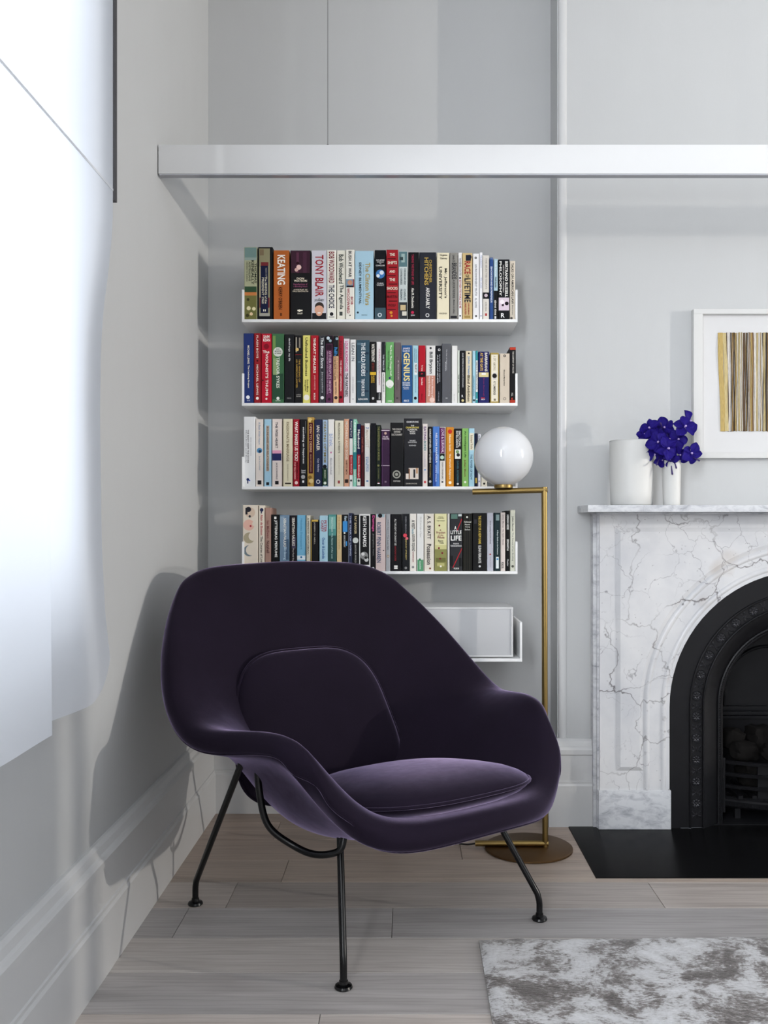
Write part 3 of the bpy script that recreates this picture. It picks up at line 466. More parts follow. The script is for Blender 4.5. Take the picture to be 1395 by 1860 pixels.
  (-345.8,22.9,239.0,'b8934a',[('D','','d8bc78',0.039,7.09,0.4,1),('D','','8a6a2c',0.061,4.97,0.75,1),('D','','7a5a28',0.869,6.38,0.4,1),('D','','d8c084',0.921,7.8,0.6,1),('D','','8a5a30',0.958,4.26,0.3,1),('B','','4a1420',0.08,0.813,0.2,0.86),('T','OPEN TO DESIRE','c8a080',0.098,0.506,0.52,0.34),('T','MARK EPSTEIN,M.D.','b08a70',0.536,0.795,0.52,0.2)],'golden floral spine with maroon title panel'),
  (-321.7,26.5,231.2,'232b48',[('T','IAN GAWLER','e4e0d4',0.09,0.466,0.5,0.4),('T','Guy Allenby','b8bcc8',0.581,0.788,0.5,0.3),('D','','d8d8d8',0.929,7.09,0.5,1),('D','','232b48',0.929,4.61,0.5,1)],'navy spine with cream surname'),
  (-293.3,17.2,229.8,'a4bcd8',[('B','','24402c',0.725,0.988,0,1),('D','','16181a',0.702,7.09,0.45,1),('T','CREATING OPTIMISM','8a7a34',0.023,0.64,0.5,0.5),('T','BOB MURRAY','c8d4b8',0.756,0.88,0.5,0.3),('D','','e0e8dc',0.949,4.97,0.5,1)],'pale blue spine with dark green foot'),
  (-274.2,20.8,231.9,'e8e5e1',[('T','blink','a8b4d0',0.216,0.407,0.5,0.6),('D','','c87a9a',0.495,3.19,0.5,1),('T','Malcolm Gladwell','a8a8ac',0.575,0.82,0.5,0.28)],'white spine with faint lilac word'),
  (-250.8,30.0,227.7,'ded8c4',[('T','RELIGION for ATHEISTS','6a6454',0.037,0.497,0.5,0.24),('T','ALAIN DE BOTTON','c8c0aa',0.52,0.816,0.5,0.18),('B','','a04a4a',0.91,0.956,0.34,0.6)],'ivory spine with thin grey-brown capitals'),
  (-218.9,17.2,233.4,'d4a084',[('T','MOTHERS AND SONS','eadccc',0.038,0.6,0.5,0.46),('T','BABETTE SMITH','5a3a2c',0.616,0.821,0.5,0.34),('B','','2a1c18',0.894,0.948,0.15,0.85)],'salmon spine with pale capitals'),
  (-200.4,11.6,232.6,'e8e6e2',[('B','','1f2748',0.0,0.287,0,1),('B','','b0242c',0.534,0.828,0,1),('T','Raising Boys','e8e6e2',0.027,0.264,0.5,0.45),('T','Steve Biddulph','f0dcd8',0.553,0.812,0.5,0.42),('D','','3a3a3a',0.912,3.55,0.5,1)],'thin navy,white and red banded spine'),
  (-187.7,12.3,232.6,'8fd0b8',[('T','UNDERCURRENTS','eef4f0',0.02,0.485,0.5,0.5),('B','','2c8088',0.492,0.744,0,1),('T','MARTHA','e4f0ec',0.767,0.942,0.5,0.36)],'thin mint spine with teal band'),
  (-174.2,12.3,216.3,'20284c',[('B','','a82430',0.492,0.869,0,1),('B','','e8e4da',0.872,0.987,0,1),('T','Manhood','f0ece4',0.093,0.397,0.5,0.6),('T','Steve Biddulph','f2dcd8',0.511,0.856,0.5,0.5),('D','','3a3a3a',0.908,4.26,0.5,1)],'short thin navy and red spine'),
  (-160.7,10.8,211.4,'4c1c20',[('T','real dads','a05a54',0.198,0.441,0.5,0.5),('B','','3a1418',0.466,0.97,0.1,0.3)],'very thin dark maroon spine'),
  (-147.9,18.7,218.5,'e6e2dc',[('H','THE','3f6aa8',0.065,0.088,0.2,0.8),('T','MANIFEST','d0c4b8',0.102,0.386,0.5,0.6),('T','DICK SMITH','3f7ab0',0.532,0.768,0.62,0.22),('T','& PETER COX','3f7ab0',0.532,0.768,0.34,0.22),('B','','3f7ab0',0.903,0.925,0.3,0.7)],'white spine with beige and blue lettering'),
  (-126.7,17.9,218.5,'121318',[('B','','2a2c34',0.013,0.971,0.12,0.2),('B','','2a2c34',0.013,0.971,0.84,0.9)],'plain black leather spine without lettering'),
  (-108.3,16.4,212.5,'1c241f',[('T','THE INVESTIGATION OF MURDER','8a8a54',0.024,0.582,0.55,0.4),('D','','8a8a54',0.66,3.68,0.5,1),('T','JOHN DEAN','7a7a50',0.704,0.877,0.5,0.32),('D','','c83a3a',0.946,2.95,0.5,1),('B','','e8e8f0',0.943,0.957,0.3,0.8)],'dark green-black spine with dull gold capitals'),
  (-90.6,29.7,198.5,'3c2440',[('B','','cdbcc8',0.015,0.033,0,1),('B','','cdbcc8',0.631,0.642,0,1),('D','','c8a898',0.074,4.42,0.5,1),('H','PALMS','d8c8d0',0.122,0.148,0.2,0.8),('H','THEATRE','d8c8d0',0.156,0.186,0.1,0.95),('B','','5a3a60',0.052,0.961,0.1,0.16),('B','','8a7488',0.902,0.933,0.4,0.62)],'purple spine with two silver bands'),
  (-58.9,45.9,220.6,'1b1b1d',[('H','THE CONCISE','c8c4bc',0.09,0.117,0.14,0.88),('H','OXFORD','c8c4bc',0.13,0.16,0.26,0.76),('H','DICTIONARY','c8c4bc',0.174,0.204,0.1,0.9),('D','','a8a89c',0.811,13.99,0.47,1),('D','','2a2a2a',0.811,9.57,0.47,1),('D','','a8a89c',0.811,5.52,0.47,1),('H','OXFORD','d8d4cc',0.905,0.928,0.22,0.76)],'thick black spine with round silver crest'),
  (-11.8,62.8,235.3,'26262a',[('H','GRAMOPHONE','d8d8d8',0.038,0.066,0.14,0.8),('H','THE','d8d8d8',0.097,0.116,0.38,0.56),('H','GRAMOPHONE','d8c860',0.122,0.147,0.1,0.82),('H','CLASSICAL','e8e6e0',0.153,0.178,0.2,0.74),('H','MUSIC','e8e6e0',0.185,0.203,0.32,0.62),('H','GUIDE','e8e6e0',0.21,0.232,0.32,0.62),('H','THE BEST','c8c8c8',0.318,0.335,0.3,0.64),('H','CLASSICAL RECORDINGS','c8c8c8',0.341,0.36,0.22,0.7),('H','REVIEWED','c8c8c8',0.388,0.407,0.28,0.66),('B','','e8dcd0',0.729,0.892,0.1,0.8),('B','','26262a',0.729,0.811,0.1,0.26),('B','','8a5a3a',0.74,0.889,0.26,0.32),('B','','26262a',0.748,0.873,0.52,0.62),('B','','c89a70',0.729,0.811,0.66,0.76),('H','GRAMOPHONE','b8b4a8',0.948,0.967,0.1,0.72)],'thickest black spine with swirling picture'),
  (52.3,17.2,216.9,'e0d8d2',[('T','EATING','6a4a7a',0.048,0.268,0.5,0.5),('T','BONDI','3f7a84',0.277,0.43,0.5,0.5),('T','a cookbook','b8b0c0',0.455,0.693,0.5,0.3),('D','','3f8ad0',0.735,2.58,0.5,1),('D','','c84a50',0.93,4.42,0.5,1)],'blush spine with multicoloured letters'),
  (71.1,15.3,206.6,'1b1b1f',[('T','CHRISTOPHER HITCHENS','d8d4cc',0.036,0.606,0.5,0.4),('T','Mortality','a08a50',0.624,0.856,0.5,0.3),('D','','b8b8b8',0.918,4.42,0.5,1)],'thin black spine beside blue one'),
  (87.6,23.1,207.3,'4f7cc4',[('B','','2c4a94',0.43,0.989,0.1,0.5),('B','','6f98d8',0.465,0.785,0.55,0.9),('T','NELSON MANDELA','dfe6f2',0.11,0.607,0.55,0.28),('T','LONG WALK','c8d4ec',0.643,0.927,0.5,0.2)],'bright blue spine with darker wave'),
  (111.9,20.1,205.1,'e6e1da',[('B','','5a1c58',0.007,0.442,0,0.86),('B','','1c2420',0.445,0.567,0,0.86),('D','','b8d4c4',0.51,6.63,0.4,1),('T','LOVE & SURVIVAL','e0c8dc',0.029,0.433,0.5,0.44),('T','DEAN ORNISH,MD','7a7470',0.585,0.882,0.45,0.3),('B','','2a2a2e',0.912,0.937,0.3,0.6)],'purple-topped white spine with dark square'),
  (134.0,26.7,205.1,'d08a2c',[('D','','c03024',0.074,7.36,0.5,1),('T','Huston Smith','f4e8d0',0.127,0.406,0.5,0.26),('T',"The World's Religions",'f4e8d0',0.445,0.882,0.48,0.28),('D','','f4ecd8',0.935,5.16,0.5,1)],'orange spine with red dot'),
  (162.8,25.3,200.0,'1c1c1e',[('T','EMOTIONAL','d8d8d4',0.041,0.317,0.7,0.3),('T','INTELLIGENCE','d8d8d4',0.041,0.331,0.34,0.3),('B','','e4e6e0',0.361,0.523,0.06,0.84),('D','','7a9a6a',0.4,5.89,0.4,1),('D','','2a2a2a',0.455,5.89,0.5,1),('T','DANIEL GOLEMAN','3f6a74',0.556,0.924,0.45,0.26),('D','','c8c8c8',0.956,3.68,0.45,1)],'black spine with white picture square'),
  (188.5,22.3,200.7,'86b864',[('T','An Intelligent Life','2c4a24',0.044,0.503,0.5,0.34),('T','Julian Short','6a3a2a',0.539,0.833,0.45,0.34),('D','','e4ecd8',0.925,4.05,0.5,1)],'leaf green spine near the globe lamp'),
  (212.1,19.4,200.7,'a8d0e0',[('B','','e8e2cc',0.081,0.374,0.1,0.9),('T','Eckhart Tolle','8a7a5a',0.117,0.356,0.5,0.36),('T','THE POWER OF NOW','2f5a74',0.448,0.888,0.45,0.36)],'pale blue and cream spine near the globe lamp'),
  (232.7,9.8,183.8,'1c2038',[('B','','b8a050',0.838,0.938,0.2,0.8)],'dark navy spine half behind the globe lamp'),
  (243.8,9.8,180.8,'dcdce4',[('T','CALM','4a4a6a',0.02,0.224,0.5,0.5),('B','','4a4a7a',0.886,0.916,0.3,0.6)],'white spine half behind the globe lamp'),
  (254.8,20.9,166.1,'dcd6c6',[('D','','2a2826',0.942,3.68,0.5,1)],'cream spine almost hidden behind the globe lamp'),
 ],
 [
  (-569.3,52.7,228.4,'d9cfc0',[('D','','cdb8a4',0.115,17.73,0.48,1),('B','','26262e',0.045,0.146,0.18,0.32),('D','','26262e',0.068,9.22,0.38,1),('D','','2a2a30',0.174,4.26,0.46,1),('D','','dcb0a0',0.304,19.15,0.4,1),('D','','d9cfc0',0.286,8.51,0.78,1),('D','','a02a3a',0.32,3.55,0.52,1),('D','','a89e84',0.5,19.15,0.42,1),('D','','d9cfc0',0.475,15.6,0.68,1),('D','','6a7880',0.693,19.15,0.42,1),('D','','d9cfc0',0.683,18.44,0.56,1)],'wide stone spine with waning moon-like faces'),
  (-513.9,20.1,227.0,'ddd3c4',[('D','','242848',0.07,6.38,0.5,1),('B','','242848',0.047,0.125,0.35,0.55),('T','Alain de Botton','a83a40',0.141,0.453,0.5,0.4),('T','The Course of Love','3a3634',0.472,0.891,0.5,0.4)],'ivory spine with red and black lettering'),
  (-492.3,20.8,218.5,'a58478',[('T','Ian McEwan','7a4a48',0.205,0.481,0.5,0.42),('T','Nutshell','4a2c2c',0.521,0.716,0.5,0.5)],'dusty pink-brown spine'),
  (-469.3,25.7,195.1,'17181a',[('B','','e8e8e4',0.036,0.082,0.35,0.65),('T','JITTERBUG PERFUME','f0f0ec',0.1,0.755,0.55,0.42)],'black spine with jaunty white capitals'),
  (-441.6,33.5,193.3,'6f88a0',[('B','','8aa0b4',0.028,0.303,0.05,0.5),('B','','4a6078',0.431,0.798,0.5,0.95),('T','SEBASTIAN FAULKS','e4e4dc',0.055,0.569,0.55,0.26),('T','Birdsong','b8d0e0',0.578,0.798,0.55,0.34)],'cloudy grey-blue spine'),
  (-406.1,22.2,192.2,'1c1a20',[('B','','4a4458',0.391,0.594,0.3,0.9),('T','SEBASTIAN FAULKS','e8e4d8',0.041,0.548,0.55,0.4),('T','The Fatal Englishman','b8b4b0',0.585,0.963,0.5,0.28)],'black spine with dim violet corner'),
  (-382.0,30.0,192.9,'74b0d0',[('T','Nicholas Shakespeare','5490b4',0.062,0.614,0.5,0.28),('B','','dfe8ee',0.724,0.798,0,1),('D','','2c6a9a',0.752,3.55,0.5,1)],'clear sky blue spine with white foot'),
  (-349.4,13.7,192.2,'c9c4b4',[('T','A PERFECT GENTLEMAN','55524a',0.041,0.696,0.5,0.34)],'thin silver-cream spine'),
  (-333.8,25.7,177.3,'18181a',[('B','','c8a850',0.0,0.036,0.1,1),('B','','b89a48',0.04,0.98,0,0.1),('T','JOSEPH O NEILL','b8b4a8',0.05,0.48,0.5,0.2)],'short black spine edged in gold'),
  (-304.0,28.6,191.5,'a8ccdc',[('T','PETER','a03a4a',0.083,0.296,0.72,0.3),('T','CAREY','a03a4a',0.083,0.296,0.36,0.3),('T','Oscar & Lucinda','2c5a9a',0.398,0.778,0.5,0.32)],'ice blue spine with red author name'),
  (-273.5,27.2,195.1,'4f8c88',[('B','','2c4c4c',0.373,0.982,0,1),('B','','7ab0a8',0.036,0.255,0.1,0.9),('T','Khaled Hosseini','c8e0dc',0.055,0.309,0.5,0.22),('T','The Secret of the Lost','a8c8c4',0.327,0.782,0.5,0.22)],'teal spine,darker below'),
  (-244.4,17.2,194.3,'d0b88c',[('T','THE SENSE OF AN ENDING','a8905c',0.033,0.617,0.5,0.3)],'tan spine with faint title'),
  (-225.3,20.1,195.1,'141416',[('B','','3f8ccc',0.118,0.309,0.1,0.9),('D','','e4e0d0',0.327,3.19,0.4,1),('B','','3f8ccc',0.473,0.555,0.6,0.85),('T','Here','b8c8d4',0.027,0.118,0.6,0.5),('T','ANNE ENRIGHT','b8b8b8',0.364,0.582,0.4,0.3)],'black spine with bright blue patches'),
  (-204.0,13.0,200.0,'2a3048',[('B','','a8b0c8',0.0,0.876,0.02,0.1),('T','THE YEAR OF LIVING','b8c0d8',0.043,0.734,0.55,0.36)],'thin shiny midnight blue spine'),
  (-189.8,20.8,194.3,'16171a',[('T','PAT BARKER','c8b890',0.024,0.343,0.5,0.36),('D','','c8ccc8',0.456,9.93,0.5,1),('T','ANOTHER WORLD','a8a8a4',0.526,0.854,0.5,0.28)],'black spine with silver moon disc'),
  (-167.1,39.2,196.8,'e4e4e2',[('B','','18181a',0.027,0.892,0.1,0.9),('T','KEITH RICHARDS','eeeeec',0.036,0.577,0.5,0.3),('D','','8a8a8a',0.73,13.48,0.45,1),('D','','d8d8d8',0.703,5.67,0.35,1),('D','','c8c8c8',0.802,7.09,0.65,1),('D','','2a2a2a',0.766,4.97,0.6,1)],'white spine with black photographic panel'),
  (-126.7,17.2,196.5,'161518',[('T','Damage','d85a9a',0.025,0.305,0.5,0.6),('T','Josephine Hart','8a8a8a',0.341,0.729,0.5,0.3),('D','','d8d8d8',0.946,3.55,0.5,1)],'black spine with pink word'),
  (-109.7,34.1,196.6,'dcc8c4',[('B','','a8c4cc',0.0,0.056,0.1,0.9),('D','','1c1c20',0.028,7.36,0.45,1),('T','ROBERT PENN WARREN','2c4a6c',0.14,0.852,0.32,0.42),('D','','1c1c20',0.64,2.21,0.8,1)],'pale pink spine with large blue capitals'),
  (-74.4,15.0,196.6,'a9abae',[('T','A Short Reprieve','5a5c60',0.094,0.356,0.5,0.3),('T','The Lost Salt','5a5c60',0.365,0.627,0.5,0.28),('D','','8a6a3a',0.74,4.42,0.5,1),('D','','d8d4cc',0.74,2.58,0.5,1)],'silver-grey spine with tiny gold ring'),
  (-57.1,37.4,196.6,'151518',[('T','ALL THE LIGHT WE CANNOT SEE','c8c8c4',0.084,0.552,0.42,0.18),('T','ANTHONY DOERR','8a2a30',0.562,0.824,0.42,0.16),('B','','e8e8e4',0.903,0.929,0.3,0.62),('B','','e8e8e4',0.936,0.963,0.3,0.62)],'black hardback with small white title'),
  (-17.7,24.5,197.4,'1a1c20',[('T','GREEN MEADOW','8a8c90',0.041,0.34,0.5,0.2),('D','','d84a5a',0.377,6.63,0.4,1),('D','','e0707c',0.429,4.79,0.65,1),('T','JENNY STREET','b8a868',0.442,0.806,0.5,0.26),('D','','8a8a8a',0.946,4.42,0.5,1)],'black spine with coral pink flower'),
  (8.1,22.3,198.1,'e4e0d8',[('T','A VISIT','1c1c1e',0.11,0.268,0.55,0.5),('T','from the','3f8aa0',0.268,0.351,0.5,0.34),('T','GOON SQUAD','1c1c1e',0.357,0.658,0.55,0.5),('T','JENNIFER EGAN','8a3a3a',0.667,0.844,0.5,0.26),('D','','8a8a8a',0.933,4.42,0.5,1)],'white spine with bold black slanted words'),
  (32.4,23.8,198.1,'e2e2df',[('T','FELICE the Light of Paper','b8b8b4',0.054,0.416,0.55,0.26),('B','','5a9870',0.803,1.0,0.1,0.96),('T','CLAUDIA','c8dcd0',0.825,0.974,0.5,0.24),('D','','3a7a54',0.797,3.31,0.45,1)],'white spine with sea green foot'),
  (58.2,33.4,198.1,'dfd9cc',[('T','A. S. BYATT','26242a',0.035,0.444,0.5,0.36),('T','Possession','2a2628',0.528,0.89,0.5,0.46),('D','','7a4a3a',0.955,3.31,0.6,1)],'worn ivory spine with calligraphic title'),
  (94.3,42.2,198.1,'dcd8a8',[('B','','8a8a54',0.565,1.0,0,1),('B','','c8c48c',0.546,0.621,0,1),('B','','6a6a3c',0.77,0.844,0.1,0.9),('B','','b8b478',0.862,0.918,0.2,0.8),('H','Winner','5a5a34',0.048,0.063,0.3,0.7),('H','BOOKER PRIZE','5a5a34',0.071,0.089,0.24,0.76),('H','THE FUNNIEST','5a5a34',0.115,0.134,0.16,0.84),('D','','6a1c2a',0.208,2.95,0.38,1),('H','A','7a1c34',0.271,0.301,0.4,0.54),('H','Fraction','7a1c34',0.309,0.349,0.14,0.86),('H','of the','7a1c34',0.361,0.387,0.26,0.7),('H','Whole','7a1c34',0.394,0.435,0.2,0.8),('H','Steve','2a2a1c',0.457,0.487,0.28,0.7),('H','Toltz','2a2a1c',0.494,0.524,0.38,0.74),('D','','7a1c34',0.602,3.31,0.35,1),('D','','7a1c34',0.686,3.31,0.62,1),('D','','7a1c34',0.784,3.31,0.45,1),('D','','eceadc',0.918,3.31,0.5,1)],'pale yellow spine with olive meadow foot'),
  (138.5,7.6,198.1,'d8d5ce',[],'thin blank white spine beside yellow one'),
  (147.3,43.0,198.8,'303134',[('B','','5a7a70',0.011,0.094,0.08,0.6),('B','','c8d0d0',0.011,0.048,0.66,0.94),('L','','b0202c',0.094,0.307,0.95,0.55),('L','','b0202c',0.604,0.946,0.96,0.22),('B','','1c1c1e',0.733,0.919,0.04,0.24),('B','','1c1c1e',0.77,0.919,0.72,0.94),('H','A','f0f0ec',0.219,0.281,0.34,0.52),('H','LITTLE','f0f0ec',0.296,0.359,0.04,0.92),('H','LIFE','f0f0ec',0.385,0.47,0.06,0.92),('H','HANYA','d8d8d8',0.511,0.537,0.26,0.72),('H','YANAGIHARA','d8d8d8',0.548,0.578,0.02,0.94),('H','PICADOR','e0e0dc',0.941,0.97,0.3,0.72)],'dark photographic spine slashed by red line'),
  (192.2,31.2,198.8,'1c1c1a',[('B','','4a483c',0.011,0.993,0.08,0.12),('B','','4a483c',0.011,0.993,0.3,0.33),('B','','3a382e',0.307,0.993,0.5,0.54),('B','','4a483c',0.011,0.993,0.72,0.75),('D','','d8d8d0',0.063,3.31,0.45,1),('H','Nathanael','c8c8c0',0.13,0.163,0.1,0.9),('H','Master','c8c8c0',0.178,0.204,0.2,0.8),('H','Dying','c8c8c0',0.222,0.248,0.24,0.76),('H','Before','c8c8c0',0.267,0.293,0.2,0.8)],'black spine covered in fine vertical scratches'),
  (225.4,47.4,200.3,'1a1a1b',[('B','','34343a',0.11,0.184,0.1,0.3),('T','THE STORY OF A NEW NAME','c8b050',0.046,0.533,0.52,0.2),('T','ELENA FERRANTE','d8d8d4',0.561,0.864,0.52,0.2),('D','','c8c8c8',0.919,3.68,0.52,1)],'wide black spine with yellow title'),
  (275.4,22.3,201.1,'b9bac4',[('T','Doris Lessing Grandmothers','3a3c48',0.141,0.535,0.5,0.22),('D','','a04a50',0.714,2.95,0.5,1),('T','winner of prize','8a8c98',0.745,0.938,0.5,0.16)],'lavender grey spine'),
  (299.7,20.9,201.1,'203034',[('B','','8aa0a0',0.031,0.132,0.3,0.85),('T','A Boys Guide to the Universe','d8e4e4',0.297,0.718,0.55,0.28),('B','','e0e8e8',0.758,0.956,0.3,0.76),('B','','3f8ac0',0.782,0.81,0.4,0.7)],'dark teal spine with white label near foot'),
  (321.8,16.4,202.2,'d8cec8',[('T','Javier Marias','6a5a5a',0.036,0.264,0.5,0.34),('T','The Hydro Dances','6a5a5a',0.282,0.556,0.5,0.34),('T','PICADOR','2a2426',0.847,0.956,0.4,0.5)],'thin blush spine second from black one'),
  (340.2,13.5,208.4,'151517',[('T','HERMAN HESSE','e8e8e4',0.065,0.313,0.5,0.5),('T','SIDDHARTHA','e8e8e4',0.472,0.666,0.5,0.5),('T','Picador','c8c8c8',0.807,0.922,0.5,0.4)],'thin black spine near the right end'),
  (355.0,17.2,210.6,'d9d9c8',[('T','Julian Barnes','55564c',0.101,0.346,0.5,0.4),('T','The Sense of an Ending','8a8c80',0.364,0.836,0.5,0.36),('D','','55564c',0.923,4.42,0.5,1)],'pale green-cream spine at the right end'),
 ],
]
# ------------------------------------------------------------------ wall shelves
SHX0, SHX1, SHYF = -.571, .380, 2.8285*KY
SHZ = [1.7647, 1.4761, 1.1880, .8958]
ROW = ['top', 'second', 'third', 'fourth']
WHICH = ['uppermost', 'second', 'third', 'fourth']
NB = [25, 36, 34, 34]
M['shelf'] = plain('white_shelf_lacquer', (.86, .865, .87, 1), .35)
def wall_shelf(z, yf, x0, x1, label, up=.112):
    r = empty('wall_shelf', ((x0+x1)/2, YB, z-.010), 0, label, 'shelf', 'white metal shelves on the alcove wall')
    ox, oy, oz = (x0+x1)/2, YB, z-.010
    MB().box(x0-ox, x1-ox, yf-oy, 0, 0, .010).build('shelf_board', M['shelf'], r, bevel=.0008)
    for xa in (x0-ox, x1-ox-.0075): MB().box(xa, xa+.0075, yf-oy, 0, .010, up).build('end_plate', M['shelf'], r, bevel=.0008)
    return r
for k in range(4):
    wall_shelf(SHZ[k], SHYF, SHX0, SHX1, 'white metal wall shelf holding the %s row of books' % WHICH[k])
wall_shelf(.6085, 3.160, SHX0, .383, 'deeper white metal wall shelf under the white speaker', .132)
# ------------------------------------------------------------------ lettering
words = sorted({e[1] for sh in BOOKS for b_ in sh for e in b_[4] if e[0] in 'TH' and e[1]})
tmp = []
for s_ in words:
    cu = bpy.data.curves.new('lettering', 'FONT'); cu.body = s_; cu.resolution_u = 2; cu.offset = .020
    o = bpy.data.objects.new('lettering', cu); COL.objects.link(o); tmp.append((s_, o, cu))
dg = bpy.context.evaluated_depsgraph_get(); GLYPH = {}
for s_, o, cu in tmp:
    me = bpy.data.meshes.new_from_object(o.evaluated_get(dg))
    vs = [tuple(v.co) for v in me.vertices]; fs = [tuple(p.vertices) for p in me.polygons]; bpy.data.meshes.remove(me)
    x0 = min(v[0] for v in vs); x1 = max(v[0] for v in vs); y0 = min(v[1] for v in vs); y1 = max(v[1] for v in vs)
    GLYPH[s_] = ([((v[0]-x0)/(x1-x0), (v[1]-y0)/(y1-y0)) for v in vs], fs)
for s_, o, cu in tmp: bpy.data.objects.remove(o); bpy.data.curves.remove(cu)
INK = {}
def ink(h, gloss=.45):
    if h not in INK:
        INK[h] = plain('print_'+h, tuple(c_*1.06 for c_ in hexc(h)[:3])+(1,), .5, spec=.10)
    return INK[h]
PAGES = NT('paper_pages'); v = PAGES.coord((300, 2, 2)); nz = PAGES.noise(v, 2, 2)
PAGES.l(PAGES.mix(nz.outputs['Fac'], (.62, .57, .47, 1), (.78, .74, .66, 1)), PAGES.b.inputs['Base Color']); PAGES = PAGES.m
def flat(name, vs, fs, mat, parent):
    me = bpy.data.meshes.new(name); me.from_pydata(vs, [], fs); return link(name, me, mat, parent)
def ordinal(n):
    a = ['first', 'second', 'third', 'fourth', 'fifth', 'sixth', 'seventh', 'eighth', 'ninth', 'tenth', 'eleventh', 'twelfth', 'thirteenth', 'fourteenth', 'fifteenth', 'sixteenth', 'seventeenth', 'eighteenth', 'nineteenth']
    if n <= 19: return a[n-1]
    t_ = {2: 'twent', 3: 'thirt'}[n//10]
    return t_+'ieth' if n % 10 == 0 else t_+'y-'+a[n % 10-1]
rb = random.Random(11)
def book(x0, w, h, col, marks, look, z, shelf, idx):
    x0, w, h = x0/1000, w/1000, h/1000
    hard = h > .225; tk = .0026 if hard else .0009; tk = min(tk, w*.2)
    D_ = min(.19, h*rb.uniform(.62, .68)); y = 2.8345*KY+rb.uniform(-.001, .0025)
    pos = ordinal(idx+1)+' from left, '+ROW[shelf]+' shelf'
    r = empty('book', (x0+w/2, y, z+.0004), 0, look+', '+pos, 'book', 'books on the %s shelf' % ROW[shelf])
    e = min(.0022, w*.22); a = w/2
    prof = [(-a, D_), (-a, e*1.3), (-a+e*.35, e*.35), (-a+e, 0), (a-e, 0), (a-e*.35, e*.35), (a, e*1.3), (a, D_), (a-tk, D_), (a-tk, tk+.001), (-a+tk, tk+.001), (-a+tk, D_)]
    MB().prism(prof, 'z', 0, h).build('cover', ink(col), r)
    i_ = .003 if hard else .0004
    MB().box(-a+tk+.0001, a-tk-.0001, tk+.0012, D_-.002, i_*.6, h-i_).build('page_block', PAGES, r)
    nb = 0
    for kind, tx, c, p, q, u, v_ in marks:
        if kind == 'B':
            nb += 1; yy = -.00012-.00003*nb
            xa, xb = -a+w*max(u, .02), -a+w*min(v_, .98); za, zb = h*(1-q), h*(1-p)
            flat('printed_field', [(xa, yy, za), (xb, yy, za), (xb, yy, zb), (xa, yy, zb)], [(0, 1, 2, 3)], ink(c), r)
        elif kind == 'D':
            nb += 1; yy = -.00012-.00003*nb; rr = min(q/1000, w*.48); cx = -a+w*u; cz = h*(1-p)
            cx = max(-a+rr+.0003, min(a-rr-.0003, cx))
            flat('printed_mark', [(cx+rr*math.cos(2*PI*k/20), yy, cz+rr*math.sin(2*PI*k/20)) for k in range(20)], [tuple(range(20))], ink(c), r)
        elif kind == 'L':
            nb += 1; yy = -.00012-.00003*nb; xa, xb = -a+w*u, -a+w*v_; t_ = w*.035
            flat('printed_slash', [(xa-t_, yy, h*(1-p)), (xb-t_, yy, h*(1-q)), (xb+t_, yy, h*(1-q)), (xa+t_, yy, h*(1-p))], [(0, 1, 2, 3)], ink(c), r)
    nt = 0
    for kind, tx, c, p, q, u, v_ in marks:
        if kind not in 'TH' or not tx: continue
        gv, gf = GLYPH[tx]; yy = -.0009; nt += 1
        if kind == 'T':
            g = w*v_; xc = -a+w*u; L = h*(q-p); zt = h*(1-p)
            vs = [(xc-g/2+gy*g, yy, zt-gx*L) for gx, gy in gv]
        else:
            xa, xb = -a+w*u, -a+w*v_; za, zb = h*(1-q), h*(1-p)
            vs = [(xa+(xb-xa)*gx, yy, za+(zb-za)*gy) for gx, gy in gv]
        flat('title_lettering' if nt == 1 else 'small_lettering', vs, gf, ink(c), r)
for k, sh in enumerate(BOOKS):
    for i, b_ in enumerate(sh): book(*b_, SHZ[k], k, i)
# ------------------------------------------------------------------ speaker on the lowest shelf
SPZ, SPX0, SPX1, SPY0, SPY1 = .6095, -.543, .3535, 3.168, 3.385
r = empty('speaker', ((SPX0+SPX1)/2, (SPY0+SPY1)/2, SPZ), 0, 'long white box speaker with pale grey cloth front on lowest shelf', 'speaker')
hx, hy, hz = (SPX1-SPX0)/2, (SPY1-SPY0)/2, .170
b = MB(); tkk = .006
b.box(-hx, hx, -hy, hy, .004, .004+tkk).box(-hx, hx, -hy, hy, hz-tkk, hz).box(-hx, -hx+tkk, -hy, hy, .004+tkk, hz-tkk).box(hx-tkk, hx, -hy, hy, .004+tkk, hz-tkk).box(-hx+tkk, hx-tkk, hy-tkk, hy, .004+tkk, hz-tkk)
b.build('cabinet', M['white_metal'], r)
t = NT('speaker_cloth'); v = t.coord((1, 1, 1)); nz = t.noise(v, 900, 2, .6); t.set(Base_Color=(.50, .51, .53, 1), Roughness=.9); t.bump(nz.outputs['Fac'], .3, .0005)
MB().box(-hx+tkk, hx-tkk, -hy+.002, -hy+.010, .004+tkk, hz-tkk).build('cloth_front', t.m, r, bevel=.001)
for sx in (-1, 1): MB().lathe([(0, 0), (.012, 0), (.012, .0045), (0, .0045)], 16).build('rubber_foot', M['black_metal'], r, loc=(sx*(hx-.06), 0, -.0003))

